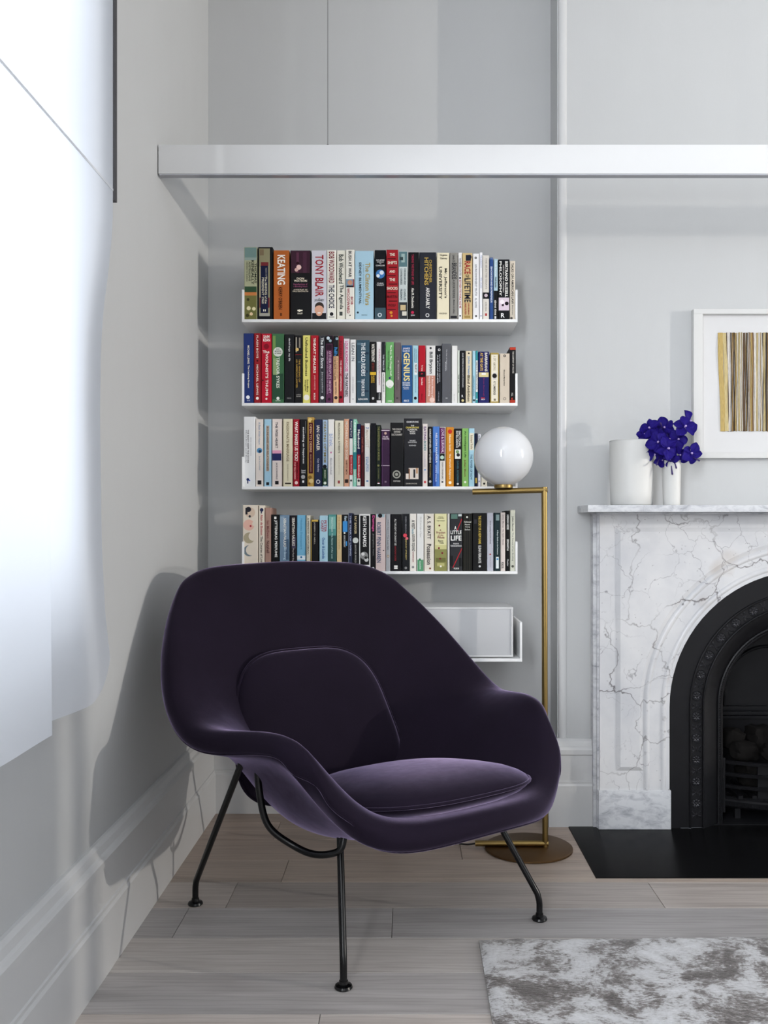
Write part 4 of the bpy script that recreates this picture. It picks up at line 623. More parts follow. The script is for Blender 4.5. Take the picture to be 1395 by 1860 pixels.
# ------------------------------------------------------------------ floor lamp
M['brass'] = plain('satin_brass', srgb(142, 120, 74), .38, 1.0)
M['bronze'] = plain('brushed_bronze', srgb(112, 86, 58), .45, 1.0)
t = NT('opal_glass'); t.set(Base_Color=(.70, .71, .73, 1), Roughness=.06, Subsurface_Weight=.3, Subsurface_Radius=(.05, .05, .05)); t.b.inputs['Coat Weight'].default_value = .5; t.b.inputs['Coat Roughness'].default_value = .03
M['opal'] = t.m
LYo = 2.672; LY = LYo*KY; LXP = .4490; LBX = .395
r = empty('floor_lamp', (LBX, LY, 0), 0, 'brass floor lamp with opal white globe on a bent rod', 'lamp')
R_ = .0095
MB().lathe([(0, 0), (.140, 0), (.1425, .0015), (.1425, .0065), (.140, .008), (0, .008)], 72).build('base', M['bronze'], r, sm=True, ang=.6)
xp = LXP-LBX
b = MB()
ZT = 1.043+70/1490*LYo; ZB = .008+R_
xl_t, xl_b = (858-740)/1490*LYo-LBX, (863-740)/1490*LYo-LBX
MB().tube([(xl_b, 0, ZB), (xp+R_, 0, ZB)], R_, 20).build('foot_rod', M['brass'], r, sm=True, ang=.8)
MB().tube([(xp, 0, ZB-R_), (xp-.003, 0, ZT+R_)], R_, 20).build('pole', M['brass'], r, sm=True, ang=.8)
MB().tube([(xl_t, 0, ZT-.006), (xp+R_-.003, 0, ZT)], R_, 20).build('arm', M['brass'], r, sm=True, ang=.8)
gx = (914.5-740)/1490*LYo-LBX; GR = .0970; gz = 1.043+(960-829)/1490*LYo
gl = MB(); pr = []
for k in range(33):
    a = -PI/2+PI*k/32; pr.append((max(.0001, GR*math.cos(a)), GR*math.sin(a)))
MB().lathe(pr, 64).build('globe', M['opal'], r, sm=True, loc=(gx, 0, gz))
MB().lathe([(0, -.002), (.030, -.002), (.031, .004), (.029, .010), (0, .010)], 40).build('globe_seat', M['brass'], r, sm=True, ang=.6, loc=(gx, 0, gz-GR-.004))
M['cable'] = plain('black_cable', (.01, .01, .01, 1), .5)
pts = catmull([(xl_b+.004, 0, ZB), (xl_b-.03, .012, .010), (xl_b-.07, .06, .004), (xl_b-.13, .15, .004), (xl_b-.17, .25, .004), (xl_b-.18, .355, .004)], 8)
MB().tube(pts, .003, 8).build('cable', M['cable'], r, sm=True)

# ------------------------------------------------------------------ suspended light bar
LBY0, LBY1, LBZ0, LBZ1 = 2.414*KY, 2.414*KY+.027, 2.0835, 2.1725
r = empty('linear_light', (1.0, (LBY0+LBY1)/2, LBZ0), 0, 'long white linear light bar hung on wires across the alcove', 'light')
x0, x1 = XL+.003-1.0, 1.9
dy = (LBY1-LBY0)/2
MB().box(x0, x1, -dy, dy, .004, LBZ1-LBZ0).build('profile', M['white_metal'], r, bevel=.0006)
MB().box(x0+.002, x1-.002, -dy+.0015, dy-.0015, 0, .004).build('diffuser', plain('satin_diffuser', (.35, .36, .39, 1), .18), r)
M['wire'] = plain('steel_wire', (.10, .10, .10, 1), .5, .6)
for xw in (-.2355, 1.15, 2.5):
    MB().tube([(xw-1.0, 0, LBZ1-LBZ0), (xw-1.0, 0, ZC-LBZ0)], .0009, 6).build('suspension_wire', M['wire'], r)
    MB().tube([(xw-1.0, 0, LBZ1-LBZ0), (xw-1.0, 0, LBZ1-LBZ0+.006)], .003, 8).build('wire_grip', M['wire'], r)

# ------------------------------------------------------------------ blind at the left window
t = NT('sheer_blind_cloth'); v = t.coord((1, 1, 1)); nz = t.noise(v, 500, 2, .5)
mixs = t.n('ShaderNodeMixShader'); tr = t.n('ShaderNodeBsdfTranslucent'); df = t.n('ShaderNodeBsdfDiffuse')
tr.inputs['Color'].default_value = (.86, .89, .94, 1); df.inputs['Color'].default_value = (.80, .82, .86, 1); mixs.inputs['Fac'].default_value = .55
t.l(df.outputs[0], mixs.inputs[1]); t.l(tr.outputs[0], mixs.inputs[2]); t.l(mixs.outputs[0], t.out.inputs['Surface'])
M['sheer'] = t.m
BT = 1.803
r = empty('window_blind', (-.66, 1.2*KY, BT), 0, 'sheer white fabric blind bellying over the bright left window', 'blind')
def ss(a, b_, x):
    x = max(0, min(1, (x-a)/(b_-a))); return x*x*(3-2*x)
def edge_dx(z):      # how far the free edge swings toward the wall or room, by height
    pts = [(1.80, .003), (1.74, -.002), (1.66, -.015), (1.55, -.022), (1.30, -.026), (1.0, -.022), (.85, -.014), (.75, -.003), (.70, .0), (.66, -.004)]
    for (za, da), (zb, db) in zip(pts, pts[1:]):
        if za >= z >= zb: return da+(db-da)*(za-z)/(za-zb)
    return pts[0][1] if z > pts[0][0] else pts[-1][1]
rows = []
NY, NZ = 90, 70
for j in range(NZ+1):
    tz = j/NZ; row = []
    for i in range(NY+1):
        u = i/NY; y = .45+(1.838-.45)*u
        hem = .700-.03*ss(1.2, 1.75, y)+.006*math.sin(y*9)
        corner = max(0, (y-1.70)/.138); hem += .085*corner**2.6
        z = BT+(hem-BT)*tz; k = ss(0, .35, tz)
        bel = .060*ss(.55, .95, y)*(1-ss(1.375, 1.455, y))          # fuller fold toward the room
        x = -.66+k*bel*(.8+.2*tz)+k*edge_dx(z)*ss(1.40, 1.80, y)+.004*k*math.sin(y*16+1.3)
        yy = y+.02*k*(bel/.06)*ss(1.25, 1.40, y)
        row.append((x+.66, (yy-1.2)*KY, z-BT))
    rows.append(row)
o = MB().grid(rows).build('free_cloth', M['sheer'], r, sm=True)
MB().grid([[(.0, (y-1.2)*KY, z-BT) for y in (.45, .9, 1.4, 1.838)] for z in (BT, 2.4, 3.1)]).build('upper_cloth', M['sheer'], r, sm=True)
MB().box(-.003, .001, (.45-1.2)*KY, (1.838-1.2)*KY, -.004, .001).build('batten', plain('batten_grey', (.74, .76, .80, 1), .6), r)
MB().box(-.076, -.004, (1.857-1.2)*KY, (1.876-1.2)*KY, -.015, 1.30).build('side_strip', plain('strip_charcoal', (.035, .033, .038, 1), .5), r)  # charcoal strip just beyond the free edge of the upper cloth

# ------------------------------------------------------------------ rug
t = NT('mottled_silver_pile'); v = t.coord((1, 1, 1)); n1 = t.noise(v, 6.5, 9, .74, .30); vs_ = t.coord((60, 240, 1), rot=(0, 0, .1)); n2 = t.noise(vs_, 1.0, 3, .6)
n3 = t.noise(t.coord((1, 2.2, 1), rot=(0, 0, .15)), 75, 4, .7)
mx = t.n('ShaderNodeMath', operation='MULTIPLY_ADD'); t.l(n3.outputs['Fac'], mx.inputs[0]); mx.inputs[1].default_value = .30; t.l(n1.outputs['Fac'], mx.inputs[2])
c = t.ramp(mx.outputs[0], [(.575, srgb(76, 69, 66)), (.635, srgb(122, 116, 113)), (.690, srgb(186, 185, 186)), (.80, srgb(208, 208, 210))])
t.l(t.mix(.5, c, t.ramp(n2.outputs['Fac'], [(.3, (.72, .72, .72, 1)), (.62, (1, 1, 1, 1))]), 'MULTIPLY'), t.b.inputs['Base Color'])
t.set(Roughness=.75, Sheen_Weight=.4, Sheen_Roughness=.35); t.bump(n2.outputs['Fac'], .6, .004)
M['rug'] = t.m
q = [(.180, 2.064*KY), (3.0, 2.125*KY), (3.0, .30), (.172, .30)]
def bil(u, v_):
    a = Vector(q[0])*(1-u)+Vector(q[1])*u; d = Vector(q[3])*(1-u)+Vector(q[2])*u; return a*(1-v_)+d*v_
NU, NV = 230, 170; rows = []
for i in range(NU+1):
    row = []
    for j in range(NV+1):
        p = bil(i/NU, j/NV)
        ed = min(i, j, NU-i, NV-j)
        hgt = .0125 if ed > 1 else (.0105 if ed == 1 else .0075)
        hgt += .0028*noise.noise(Vector((p.x*34, p.y*90, 0)))+.0022*noise.noise(Vector((p.x*8, p.y*8, 3)))
        row.append((p.x-.180, p.y-2.064*KY, max(.004, hgt)))
    rows.append(row)
r = empty('rug', (.180, 2.064*KY, 0), 0, 'mottled silver and taupe hand-tufted rug on the oak floor', 'rug')
b = MB().grid(rows); b.build('pile', M['rug'], r, sm=True)
bk = MB(); base = [(p[0]-.180, p[1]-2.064*KY) for p in q]; bk.prism(base, 'z', .0002, .0076); bk.build('backing', plain('rug_backing', (.32, .31, .30, 1), .9), r)
# ------------------------------------------------------------------ fireplace
t = NT('veined_white_marble'); v = t.coord((1, 1, 1)); wob = t.noise(v, 7, 4, .6)
vm = t.n('ShaderNodeVectorMath', operation='MULTIPLY_ADD'); t.l(wob.outputs['Color'], vm.inputs[0]); vm.inputs[1].default_value = (.16, .16, .16); t.l(v, vm.inputs[2])
def veins(scale, width, dark, rnd=1.0):
    vo = t.n('ShaderNodeTexVoronoi', feature='DISTANCE_TO_EDGE'); vo.inputs['Scale'].default_value = scale; vo.inputs['Randomness'].default_value = rnd
    t.l(vm.outputs[0], vo.inputs['Vector'])
    return t.ramp(vo.outputs['Distance'], [(0, dark), (width, (1, 1, 1, 1))])
mask = t.noise(v, 3.2, 3, .6); fade = t.ramp(mask.outputs['Fac'], [(.45, (1, 1, 1, 1)), (.62, (0, 0, 0, 1))])
mask2 = t.noise(v, 4.5, 3, .6, .5); fade2 = t.ramp(mask2.outputs['Fac'], [(.42, (0, 0, 0, 1)), (.6, (1, 1, 1, 1))])
cloud = t.noise(v, 3.5, 5, .6)
base = t.ramp(cloud.outputs['Fac'], [(.3, (.50, .51, .54, 1)), (.6, (.64, .64, .65, 1))])
a1 = t.mix(fade, (1, 1, 1, 1), veins(3.6, .012, (.20, .18, .18, 1))); a2 = t.mix(fade2, (1, 1, 1, 1), veins(8.5, .012, (.40, .39, .41, 1)))
m1 = t.mix(1, base, a1, 'MULTIPLY'); m2 = t.mix(1, m1, a2, 'MULTIPLY')
sp = t.noise(v, 90, 2, .5); m3 = t.mix(1, m2, t.ramp(sp.outputs['Fac'], [(.24, (.55, .54, .55, 1)), (.30, (1, 1, 1, 1))]), 'MULTIPLY')
st = t.noise(v, 2.3, 3, .7); m4 = t.mix(1, m3, t.ramp(st.outputs['Fac'], [(.60, (1, 1, 1, 1)), (.72, (.80, .72, .64, 1))]), 'MULTIPLY')
t.l(m4, t.b.inputs['Base Color']); t.set(Roughness=.28); M['marble'] = t.m
t = NT('grey_clouded_marble'); v = t.coord((1, 1, 1), rot=(0, .6, 0)); n1 = t.noise(t.coord((1.4, 1, 3), rot=(0, .5, 0)), 14, 6, .65, .6)
t.l(t.ramp(n1.outputs['Fac'], [(.28, (.26, .27, .30, 1)), (.42, (.48, .49, .52, 1)), (.56, (.62, .63, .65, 1))]), t.b.inputs['Base Color']); t.set(Roughness=.3); M['marble_grey'] = t.m
t = NT('blackened_cast_iron'); v = t.coord(); n1 = t.noise(v, 60, 4, .6); n2 = t.noise(v, 5, 3, .6)
t.l(t.mix(n2.outputs['Fac'], (.006, .006, .007, 1), (.013, .013, .0155, 1)), t.b.inputs['Base Color']); t.set(Roughness=.42, Metallic=.25); t.b.inputs['Specular IOR Level'].default_value = .28; t.bump(n1.outputs['Fac'], .2, .0015); M['iron'] = t.m
PX = .001906
FX0, FX1, FYF = .666, 2.098, 2.840*KY            # marble facing
ZS = 1.098                                     # underside of mantel shelf
NARC = 40
def arch_stations(zb=0.0):
    """stations along the arch: function r, y -> point"""
    st = [('l', zb), ('l', zb+(FCZ-zb)*.5)]+[('a', PI-PI*k/NARC) for k in range(NARC+1)]+[('r', zb+(FCZ-zb)*.5), ('r', zb)]
    def f(kind, val, rr, y):
        if kind == 'a': return (FCX+rr*math.cos(val), y, FCZ+rr*math.sin(val))
        return (FCX-rr if kind == 'l' else FCX+rr, y, val)
    return st, f
def arch_sweep(prof, zb=0.0, closed=False, b=None):
    st, f = arch_stations(zb); b = b or MB()
    return b.grid([[f(k, v_, rr, y) for rr, y in prof] for k, v_ in st], close_v=closed)
def arc_pts(rr, zb):
    return [(FCX-rr, zb)]+[(FCX+rr*math.cos(PI-PI*k/NARC), FCZ+rr*math.sin(PI-PI*k/NARC)) for k in range(NARC+1)]+[(FCX+rr, zb)]
FP = empty('fireplace_surround', (FCX, FYF, 0), 0, 'veined white marble fireplace surround with arched opening and mantel shelf', 'fireplace')
FO = Vector((FCX, FYF, 0))
def fb(b, name, mat, parent=FP, **kw):
    b.v = [(p[0]-FO.x, p[1]-FO.y, p[2]-FO.z) for p in b.v]; return b.build(name, mat, parent, **kw)
RO = .4746
ZP = .137                                       # plinth height
# facing slab with the arch cut out
poly = [(FX0, ZP), (FX0, ZS), (FX1, ZS), (FX1, ZP)]+list(reversed(arc_pts(RO, ZP)))
fb(MB().prism(poly, 'y', FYF, YC), 'facing_slab', M['marble'])
# grey side slips and plinth blocks
for s in (-1, 1):
    xs = lambda d: FCX+s*d
    d0 = FCX-FX0
    lo, hi = sorted((xs(d0+.019), xs(d0-.0005))); fb(MB().box(lo, hi, FYF+.020, YC-.0005, .003, ZS), 'side_slip', M['marble_grey'], bevel=.001)
    lo, hi = sorted((xs(d0+.0075), xs(d0-.0005))); fb(MB().box(lo, hi, FYF+.009, FYF+.020, .003, ZS), 'side_fillet', M['marble_grey'])
    lo, hi = sorted((xs(d0+.005), xs(RO-.004))); fb(MB().box(lo, hi, FYF-.006, YC-.0005, .003, ZP), 'plinth_block', M['marble_grey'], bevel=.0012)
# spandrel panel: raised field with bevelled edge
def spandrel(d):
    xl, xr = .722+d, 2*FCX-.722-d; zt = 1.046-d; zb = .205+d; rr = 297*PX+d
    zb_in = zb
    return [(xl, zb), (xl, zt), (xr, zt), (xr, zb)]+list(reversed(arc_pts(rr, zb_in)))
o0, o1 = spandrel(0), spandrel(.014); n = len(o0)
b = MB(); b.add([(x, FYF-.0005, z) for x, z in o0]+[(x, FYF-.0075, z) for x, z in o1], [(i, (i+1) % n, n+(i+1) % n, n+i) for i in range(n)]+[tuple(range(n, 2*n))])
fb(b, 'spandrel_panel', M['marble'])
# arch mouldings
def roll(r0, r1, hgt, k=8): return [(r0+(r1-r0)*i/k, FYF-.0002-hgt*math.sin(PI*i/k)) for i in range(k+1)]
fb(arch_sweep(roll(285*PX, 296*PX, .0065), ZP), 'arch_moulding', M['marble'], sm=True)
fb(arch_sweep(roll(255*PX, 265*PX, .005), ZP), 'arch_moulding', M['marble'], sm=True)
# mantel shelf
fb(MB().box(.600, 2*FCX-.600, 2.727*KY, YC-.0005, ZS, 1.1217), 'mantel_shelf', M['marble_grey'], bevel=.0018)
fb(MB().box(.645, 2*FCX-.645, 2.800*KY, YC-.0005, ZS-.006, ZS), 'bed_mould', M['marble_grey'], bevel=.001)

# cast-iron arched insert
IN = empty('fire_insert', (FCX, FYF, 0), 0, 'black cast-iron arched fireplace insert with rosette band', 'fire insert')
YI = FYF+.012; YK = FYF+.35
fb(arch_sweep([(RO-.0006, YI+.05), (RO-.0006, YI), (212*PX, YI), (211*PX, YI-.004), (209.5*PX, YI-.006), (208*PX, YI-.004), (207.5*PX, YI+.004), (187.5*PX, YI+.004), (187*PX, YI-.004), (185.5*PX, YI-.006), (184*PX, YI-.004), (183*PX, YI+.001), (176*PX, YI+.006), (153*PX, YI+.045), (152*PX, YI+.040), (150*PX, YI+.038), (148*PX, YI+.040), (146.5*PX, YI+.046), (145*PX, YI+.044), (142*PX, YI+.048), (140*PX, YI+.056), (138*PX, YI+.09)], .003), 'arched_plate', M['iron'], IN, sm=True, ang=.5)
fb(arch_sweep([(138*PX, YI+.09), (120*PX, YK)], .003), 'chamber_cheek', M['iron'], IN, sm=True)
bkp = MB().prism(arc_pts(139*PX, .003), 'y', YK, YK+.015); fb(bkp, 'chamber_back', M['iron'], IN)
fb(MB().box(FCX-.33, FCX+.33, YI+.03, YK+.01, .003, .006), 'chamber_floor', M['iron'], IN)
# relief on the chamber back
fb(arch_sweep([(92*PX, YK), (90*PX, YK-.010), (87*PX, YK-.010), (85*PX, YK)], .36), 'back_relief', M['iron'], IN, sm=True)
b = MB()
for zz in (.355, .335, .318): b.box(FCX-.22, FCX+.22, YK-.018, YK, zz, zz+.010)
fb(b, 'back_ledge', M['iron'], IN)
# beads round the inner lip
b = MB(); st = []
zz = .02
while zz < FCZ: st.append(('l', zz)); zz += .0085
n_ = int(PI*149*PX/.0085)
for k in range(n_): st.append(('a', PI-PI*(k+.5)/n_))
zz = .02
while zz < FCZ: st.append(('r', zz)); zz += .0085
_, f_ = arch_stations()
for kd, vl in st:
    c = f_(kd, vl, 149*PX, YI+.038); q_ = .0027
    b.add([(c[0]-q_, c[1], c[2]), (c[0]+q_, c[1], c[2]), (c[0], c[1]-q_, c[2]), (c[0], c[1]+q_, c[2]), (c[0], c[1], c[2]-q_), (c[0], c[1], c[2]+q_)], [(0, 2, 4), (2, 1, 4), (1, 3, 4), (3, 0, 4), (2, 0, 5), (1, 2, 5), (3, 1, 5), (0, 3, 5)])
fb(b, 'beading', M['iron'], IN)['kind'] = 'stuff'
# rosettes
def rosette_mesh():
    b = MB(); nps = 8
    for k in range(nps):
        a = 2*PI*k/nps; ca, sa = math.cos(a), math.sin(a)
        loop = [(.0048, -.0016), (.011, -.0040), (.0145, -.0026), (.0145, .0026), (.011, .0040), (.0048, .0016)]
        vs = [(x*ca-z*sa, -.001, x*sa+z*ca) for x, z in loop]+[(.0105*ca, -.0042, .0105*sa)]
        b.add(vs, [(i, (i+1) % 6, 6) for i in range(6)])
    b.add([(.0040*math.cos(2*PI*k/10), -.001, .0040*math.sin(2*PI*k/10)) for k in range(10)]+[(0, -.0045, 0)], [(k, (k+1) % 10, 10) for k in range(10)])
    ring = []
    for k in range(24):
        a = 2*PI*k/24; ring.append([((.0170+dr)*math.cos(a), y_, (.0170+dr)*math.sin(a)) for dr, y_ in ((-.0012, 0), (0, -.0024), (.0012, 0))])
    b.grid(ring, close_u=True); return b.mesh('rosette')
def palmette_mesh():
    b = MB()
    for sx in (-1, 1):
        for sz in (-1, 1):
            p = [(sx*.003, 0, sz*.001), (sx*.016, 0, sz*.004), (sx*.0165, 0, sz*.0135), (sx*.009, 0, sz*.008)]
            b.add(p+[(sx*.011, -.0035, sz*.0065)], [(i, (i+1) % 4, 4) for i in range(4)])
    b.add([(0, 0, .010), (.004, 0, 0), (0, 0, -.010), (-.004, 0, 0), (0, -.004, 0)], [(0, 1, 4), (1, 2, 4), (2, 3, 4), (3, 0, 4)])
    return b.mesh('palmette')
rm, pm = rosette_mesh(), palmette_mesh(); rc = 197.5*PX; ysf = YI+.0042
SPC = .0755; half = []
z_ = FCZ-.028
lst = []
zz = FCZ-.035
while zz > .02: lst.append((-rc, zz, 0.0)); zz -= SPC
na = int(round(PI*rc/SPC))
for k in range(na):
    a = PI*(k+.5)/na; lst.append((rc*math.cos(a), FCZ+rc*math.sin(a), a-PI))
lst += [(rc, z2, 0.0) for (x2, z2, a2) in lst if x2 == -rc and a2 == 0.0]
pal = []
for s in (-1, 1):
    zz = FCZ-.035-SPC/2
    while zz > .02: pal.append((s*rc, zz, 0)); zz -= SPC
for k in range(na+1):
    a = PI*k/na; pal.append((rc*math.cos(a), FCZ+rc*math.sin(a), a-PI))
M['iron_glint'] = plain('glinting_cast_iron', (.055, .055, .062, 1), .34, .7)  # lighter copy of the iron, glints on the relief put into its colour
for me, name, items in ((rm, 'rosette', lst), (pm, 'palmette', pal)):
    for x2, z2, a2 in items: link(name, me, M['iron_glint'], IN, (x2, ysf-FYF, z2), (0, -a2, 0))

# grate with bowed bars
YG = FYF+.11
GRT = empty('fire_grate', (FCX, YG, 0), 0, 'black iron fire grate with bowed front bars', 'grate')
GW = .248
def bow(x): return YG+.015-.075*(1-(x/GW)**2)
bars = [.211, .168, .125, .083]
for i, zt in enumerate(bars):
    rows = []
    for k in range(25):
        x = -GW+2*GW*k/24; y = bow(x)-YG
        rows.append([(x, y-.008, zt-.010), (x, y-.010, zt-.002), (x, y-.004, zt+.001), (x, y+.008, zt+.001), (x, y+.008, zt-.010)])
    MB().grid(rows, close_v=True).build('front_bar', M['iron'], GRT)
rows = []; sc = []
for k in range(49):
    x = -GW+2*GW*k/48; y = bow(x)-YG; dz = .004*abs(math.sin(k*PI/2.0+.4))
    rows.append([(x, y-.006, .078), (x, y-.014, .070), (x, y-.010, .052), (x, y+.004, .040+dz), (x, y+.012, .078)])
MB().grid(rows, close_v=True).build('ash_fret', M['iron'], GRT)
studs = MB()
for k in range(44):
    x = -GW+2*GW*(k+.5)/44; y = bow(x)-YG-.0135; z = .062 if k % 2 else .056; q_ = .0032
    studs.add([(x-q_, y, z), (x, y, z-q_), (x+q_, y, z), (x, y, z+q_), (x, y-.004, z)], [(0, 1, 4), (1, 2, 4), (2, 3, 4), (3, 0, 4)])
studs.build('fret_studs', M['iron'], GRT)['kind'] = 'stuff'
for sx in (-1, 1):
    MB().box(min(sx*GW, sx*(GW+.012)), max(sx*GW, sx*(GW+.012)), -.01, .03, .03, .225).build('grate_cheek', M['iron'], GRT)
for x in (-.12, .12): MB().box(x-.02, x+.02, bow(x)-YG+.010, bow(x)-YG+.02, .083, .205).build('upright', M['iron'], GRT)
b = MB()
for k in range(9): x = -.2+.05*k; b.box(x-.008, x+.008, -.03, .20, .082, .094)
b.build('bottom_bars', M['iron'], GRT)
for sx in (-1, 1):
    for yy in (.0, .16): MB().box(sx*.2-.01, sx*.2+.01, yy, yy+.02, .004, .083).build('grate_leg', M['iron'], GRT)
M['coal'] = (lambda t: (t.l(t.mix(t.noise(t.coord(), 30, 3).outputs['Fac'], (.003, .0028, .0028, 1), (.010, .009, .0085, 1)), t.b.inputs['Base Color']), t.set(Roughness=.9, Specular_IOR_Level=.08), t.m)[2])(NT('charred_log'))
rc_ = random.Random(5)
def lump(x, y, z, sx, sy, sz, seed):
    bm = bmesh.new(); bmesh.ops.create_icosphere(bm, subdivisions=3, radius=1)
    for v_ in bm.verts:
        p = v_.co.copy(); m_ = max(abs(p.x), abs(p.y), abs(p.z)); p = p.lerp(p/m_*.9, .55)
        nn = noise.noise(p*1.6+Vector((seed*3.1, 0, 0)))*.22+noise.noise(p*4+Vector((0, seed, 0)))*.08
        p *= 1+nn; v_.co = Vector((p.x*sx, p.y*sy, p.z*sz))
    me = bpy.data.meshes.new('charred_log'); bm.to_mesh(me); bm.free(); smooth(me, .6)
    return link('charred_log', me, M['coal'], None, (x, y, z), (rc_.uniform(-.2, .2), rc_.uniform(-.3, .3), rc_.uniform(-.4, .4)))
lab = ['charred block at the left back of the grate', 'large charred block on the top bar, left front', 'charred block behind the middle of the grate', 'charred block at front of grate, second from left', 'charred block at the right front of the grate', 'charred block at the right back of the grate', 'small charred block down between the bars, left', 'small charred block down between the bars, right']
for k, (x, y, z, a_, b_, c_) in enumerate([(-.185, 3.06, .268, .045, .04, .040), (-.165, 2.985, .238, .058, .034, .036), (-.08, 3.07, .272, .05, .04, .05), (-.065, 2.965, .236, .05, .034, .032), (.06, 2.965, .238, .06, .036, .036), (.14, 3.06, .262, .06, .045, .045), (-.12, 3.0, .145, .07, .05, .045), (.08, 3.0, .145, .08, .05, .045)]):
    tag(lump(FCX+x, y-2.84+FYF, z, a_, b_, c_, k+1), lab[k], 'charred log', 'charred blocks in the grate')
# hearth stone
t = NT('black_honed_stone'); v = t.coord(); n1 = t.noise(v, 8, 4, .6)
t.l(t.mix(n1.outputs['Fac'], (.004, .004, .0045, 1), (.007, .007, .0075, 1)), t.b.inputs['Base Color']); t.set(Roughness=.22); t.b.inputs['Specular IOR Level'].default_value = .05; M['hearth'] = t.m
tag(MB().box(HEARTH[0], HEARTH[1], HEARTH[2], YC+.2, -.012, .0025).build('hearth_stone', M['hearth'], bevel=.001), 'polished black stone hearth set into the oak floor', 'hearth')

# ------------------------------------------------------------------ vases and orchids on the mantel
MZ = 1.1217
t = NT('matt_porcelain'); n1 = t.noise(t.coord((1, 1, 1)), 6, 3, .5); t.set(Base_Color=(.62, .62, .605, 1), Roughness=.5, Subsurface_Weight=.15, Subsurface_Radius=(.02, .02, .02)); t.bump(n1.outputs['Fac'], .15, .004); M['porcelain'] = t.m
def vase(name, loc, rad, h, label, wob=.0015):
    r = empty(name, loc, 0, label, 'vase', 'white porcelain vases on the mantel')
    prof = [(.001, .0003), (rad*.90, .0003), (rad*.955, .004), (rad*.965, h*.2), (rad*.98, h*.5), (rad*1.0, h*.8), (rad*1.005, h-.002), (rad*.995, h), (rad*.975, h), (rad*.965, h-.004), (rad*.95, h*.6), (rad*.93, .008), (.001, .006)]
    n = 56; rows = [[((rr*(1+wob/rad*math.sin(2*a+zz*20)))*math.cos(a), (rr*(1+wob/rad*math.cos(3*a+zz*14)))*math.sin(a), zz) for a in [2*PI*k/n for k in range(n)]] for rr, zz in prof]
    MB().grid(rows, close_v=True).build('body', M['porcelain'], r, sm=True, ang=.9)
    MB().lathe([(rad*.985-.0018, h-.0006), (rad*.985-.0012, h+.0010), (rad*.985, h+.0016), (rad*.985+.0012, h+.0010), (rad*.985+.0018, h-.0006)], 48).build('rim', M['porcelain'], r, sm=True)
    return r
vase('wide_vase', (.7675, 2.808*KY, MZ), .0745, .220, 'wide white porcelain cylinder vase at the left of the mantel')
VX_, VY_ = .8935, 2.775*KY
vase('bud_vase', (VX_, VY_, MZ), .0300, .150, 'slim white porcelain vase holding the violet-blue orchids', .0005)
t = NT('violet_orchid_petal'); v = t.coord((1, 1, 1)); n1 = t.noise(v, 140, 3, .6)
t.l(t.mix(n1.outputs['Fac'], (.006, .003, .080, 1), (.022, .010, .24, 1)), t.b.inputs['Base Color']); t.set(Roughness=.6); t.b.inputs['Specular IOR Level'].default_value = .1; M['petal'] = t.m
M['petal_lip'] = plain('pale_lilac_lip', (.55, .42, .80, 1), .5); M['stem'] = plain('orchid_stem', (.035, .045, .02, 1), .5); M['lip_dark'] = plain('deep_violet_lip', (.03, .012, .12, 1), .5)
def petal_mesh(L, W_, cup, seed):
    rows = []; nu, nv = 9, 7
    for i in range(nu+1):
        u = i/nu; wd = W_*(math.sin(PI*min(1, u*.93+.06))**.62)*(.30+.70*ss(0, .45, u)); row = []
        for j in range(nv+1):
            s_ = -1+2*j/nv
            z = cup*(s_*s_)*wd/W_*.8-cup*.7*u*u*1.2+.0016*math.sin(u*9+seed)*s_+.0012*math.sin(s_*6+seed)
            row.append((s_*wd, u*L, z))
        rows.append(row)
    # two skins for a real thickness
    b = MB().grid(rows); th = .0005
    b2 = MB().grid([[(x, y, z-th) for x, y, z in r_] for r_ in rows]); b.add(b2.v, b2.f)
    me = b.mesh('petal', True); return me
PM = [petal_mesh(.040, .0185, .006, 1), petal_mesh(.037, .0170, .009, 2), petal_mesh(.034, .0150, -.006, 3)]
lipm = MB().lathe([(.0006, -.002), (.0030, 0), (.0026, .004), (.0036, .008), (.0016, .011), (.0005, .0115)], 10).mesh('lip', True)
OR = empty('orchid_spray', (VX_, VY_, MZ+.006), 0, 'cluster of violet-blue orchid blooms in the slim vase', 'flowers')
ro = random.Random(21)
def crop2w(cx, cy, y):
    return Vector(((1130+cx/8.206-740)/1490*y, 2.775*KY+(y-2.775)*1.5, 1.043-(730+cy/8.206-960)/1490*y))
BL = [(410, 395, 2.765, 5, 1.0), (330, 480, 2.775, 4, .8), (640, 390, 2.785, 5, 1.05), (925, 380, 2.755, 5, 1.05), (1000, 290, 2.785, 3, 1.1), (520, 610, 2.740, 5, 1.05), (660, 700, 2.735, 5, 1.1), (1020, 765, 2.755, 5, 1.05), (830, 560, 2.765, 5, .95), (480, 780, 2.760, 4, .95), (700, 850, 2.755, 4, .95), (860, 790, 2.765, 4, .9), (590, 870, 2.770, 4, .8), (700, 560, 2.79, 5, 1.0)]
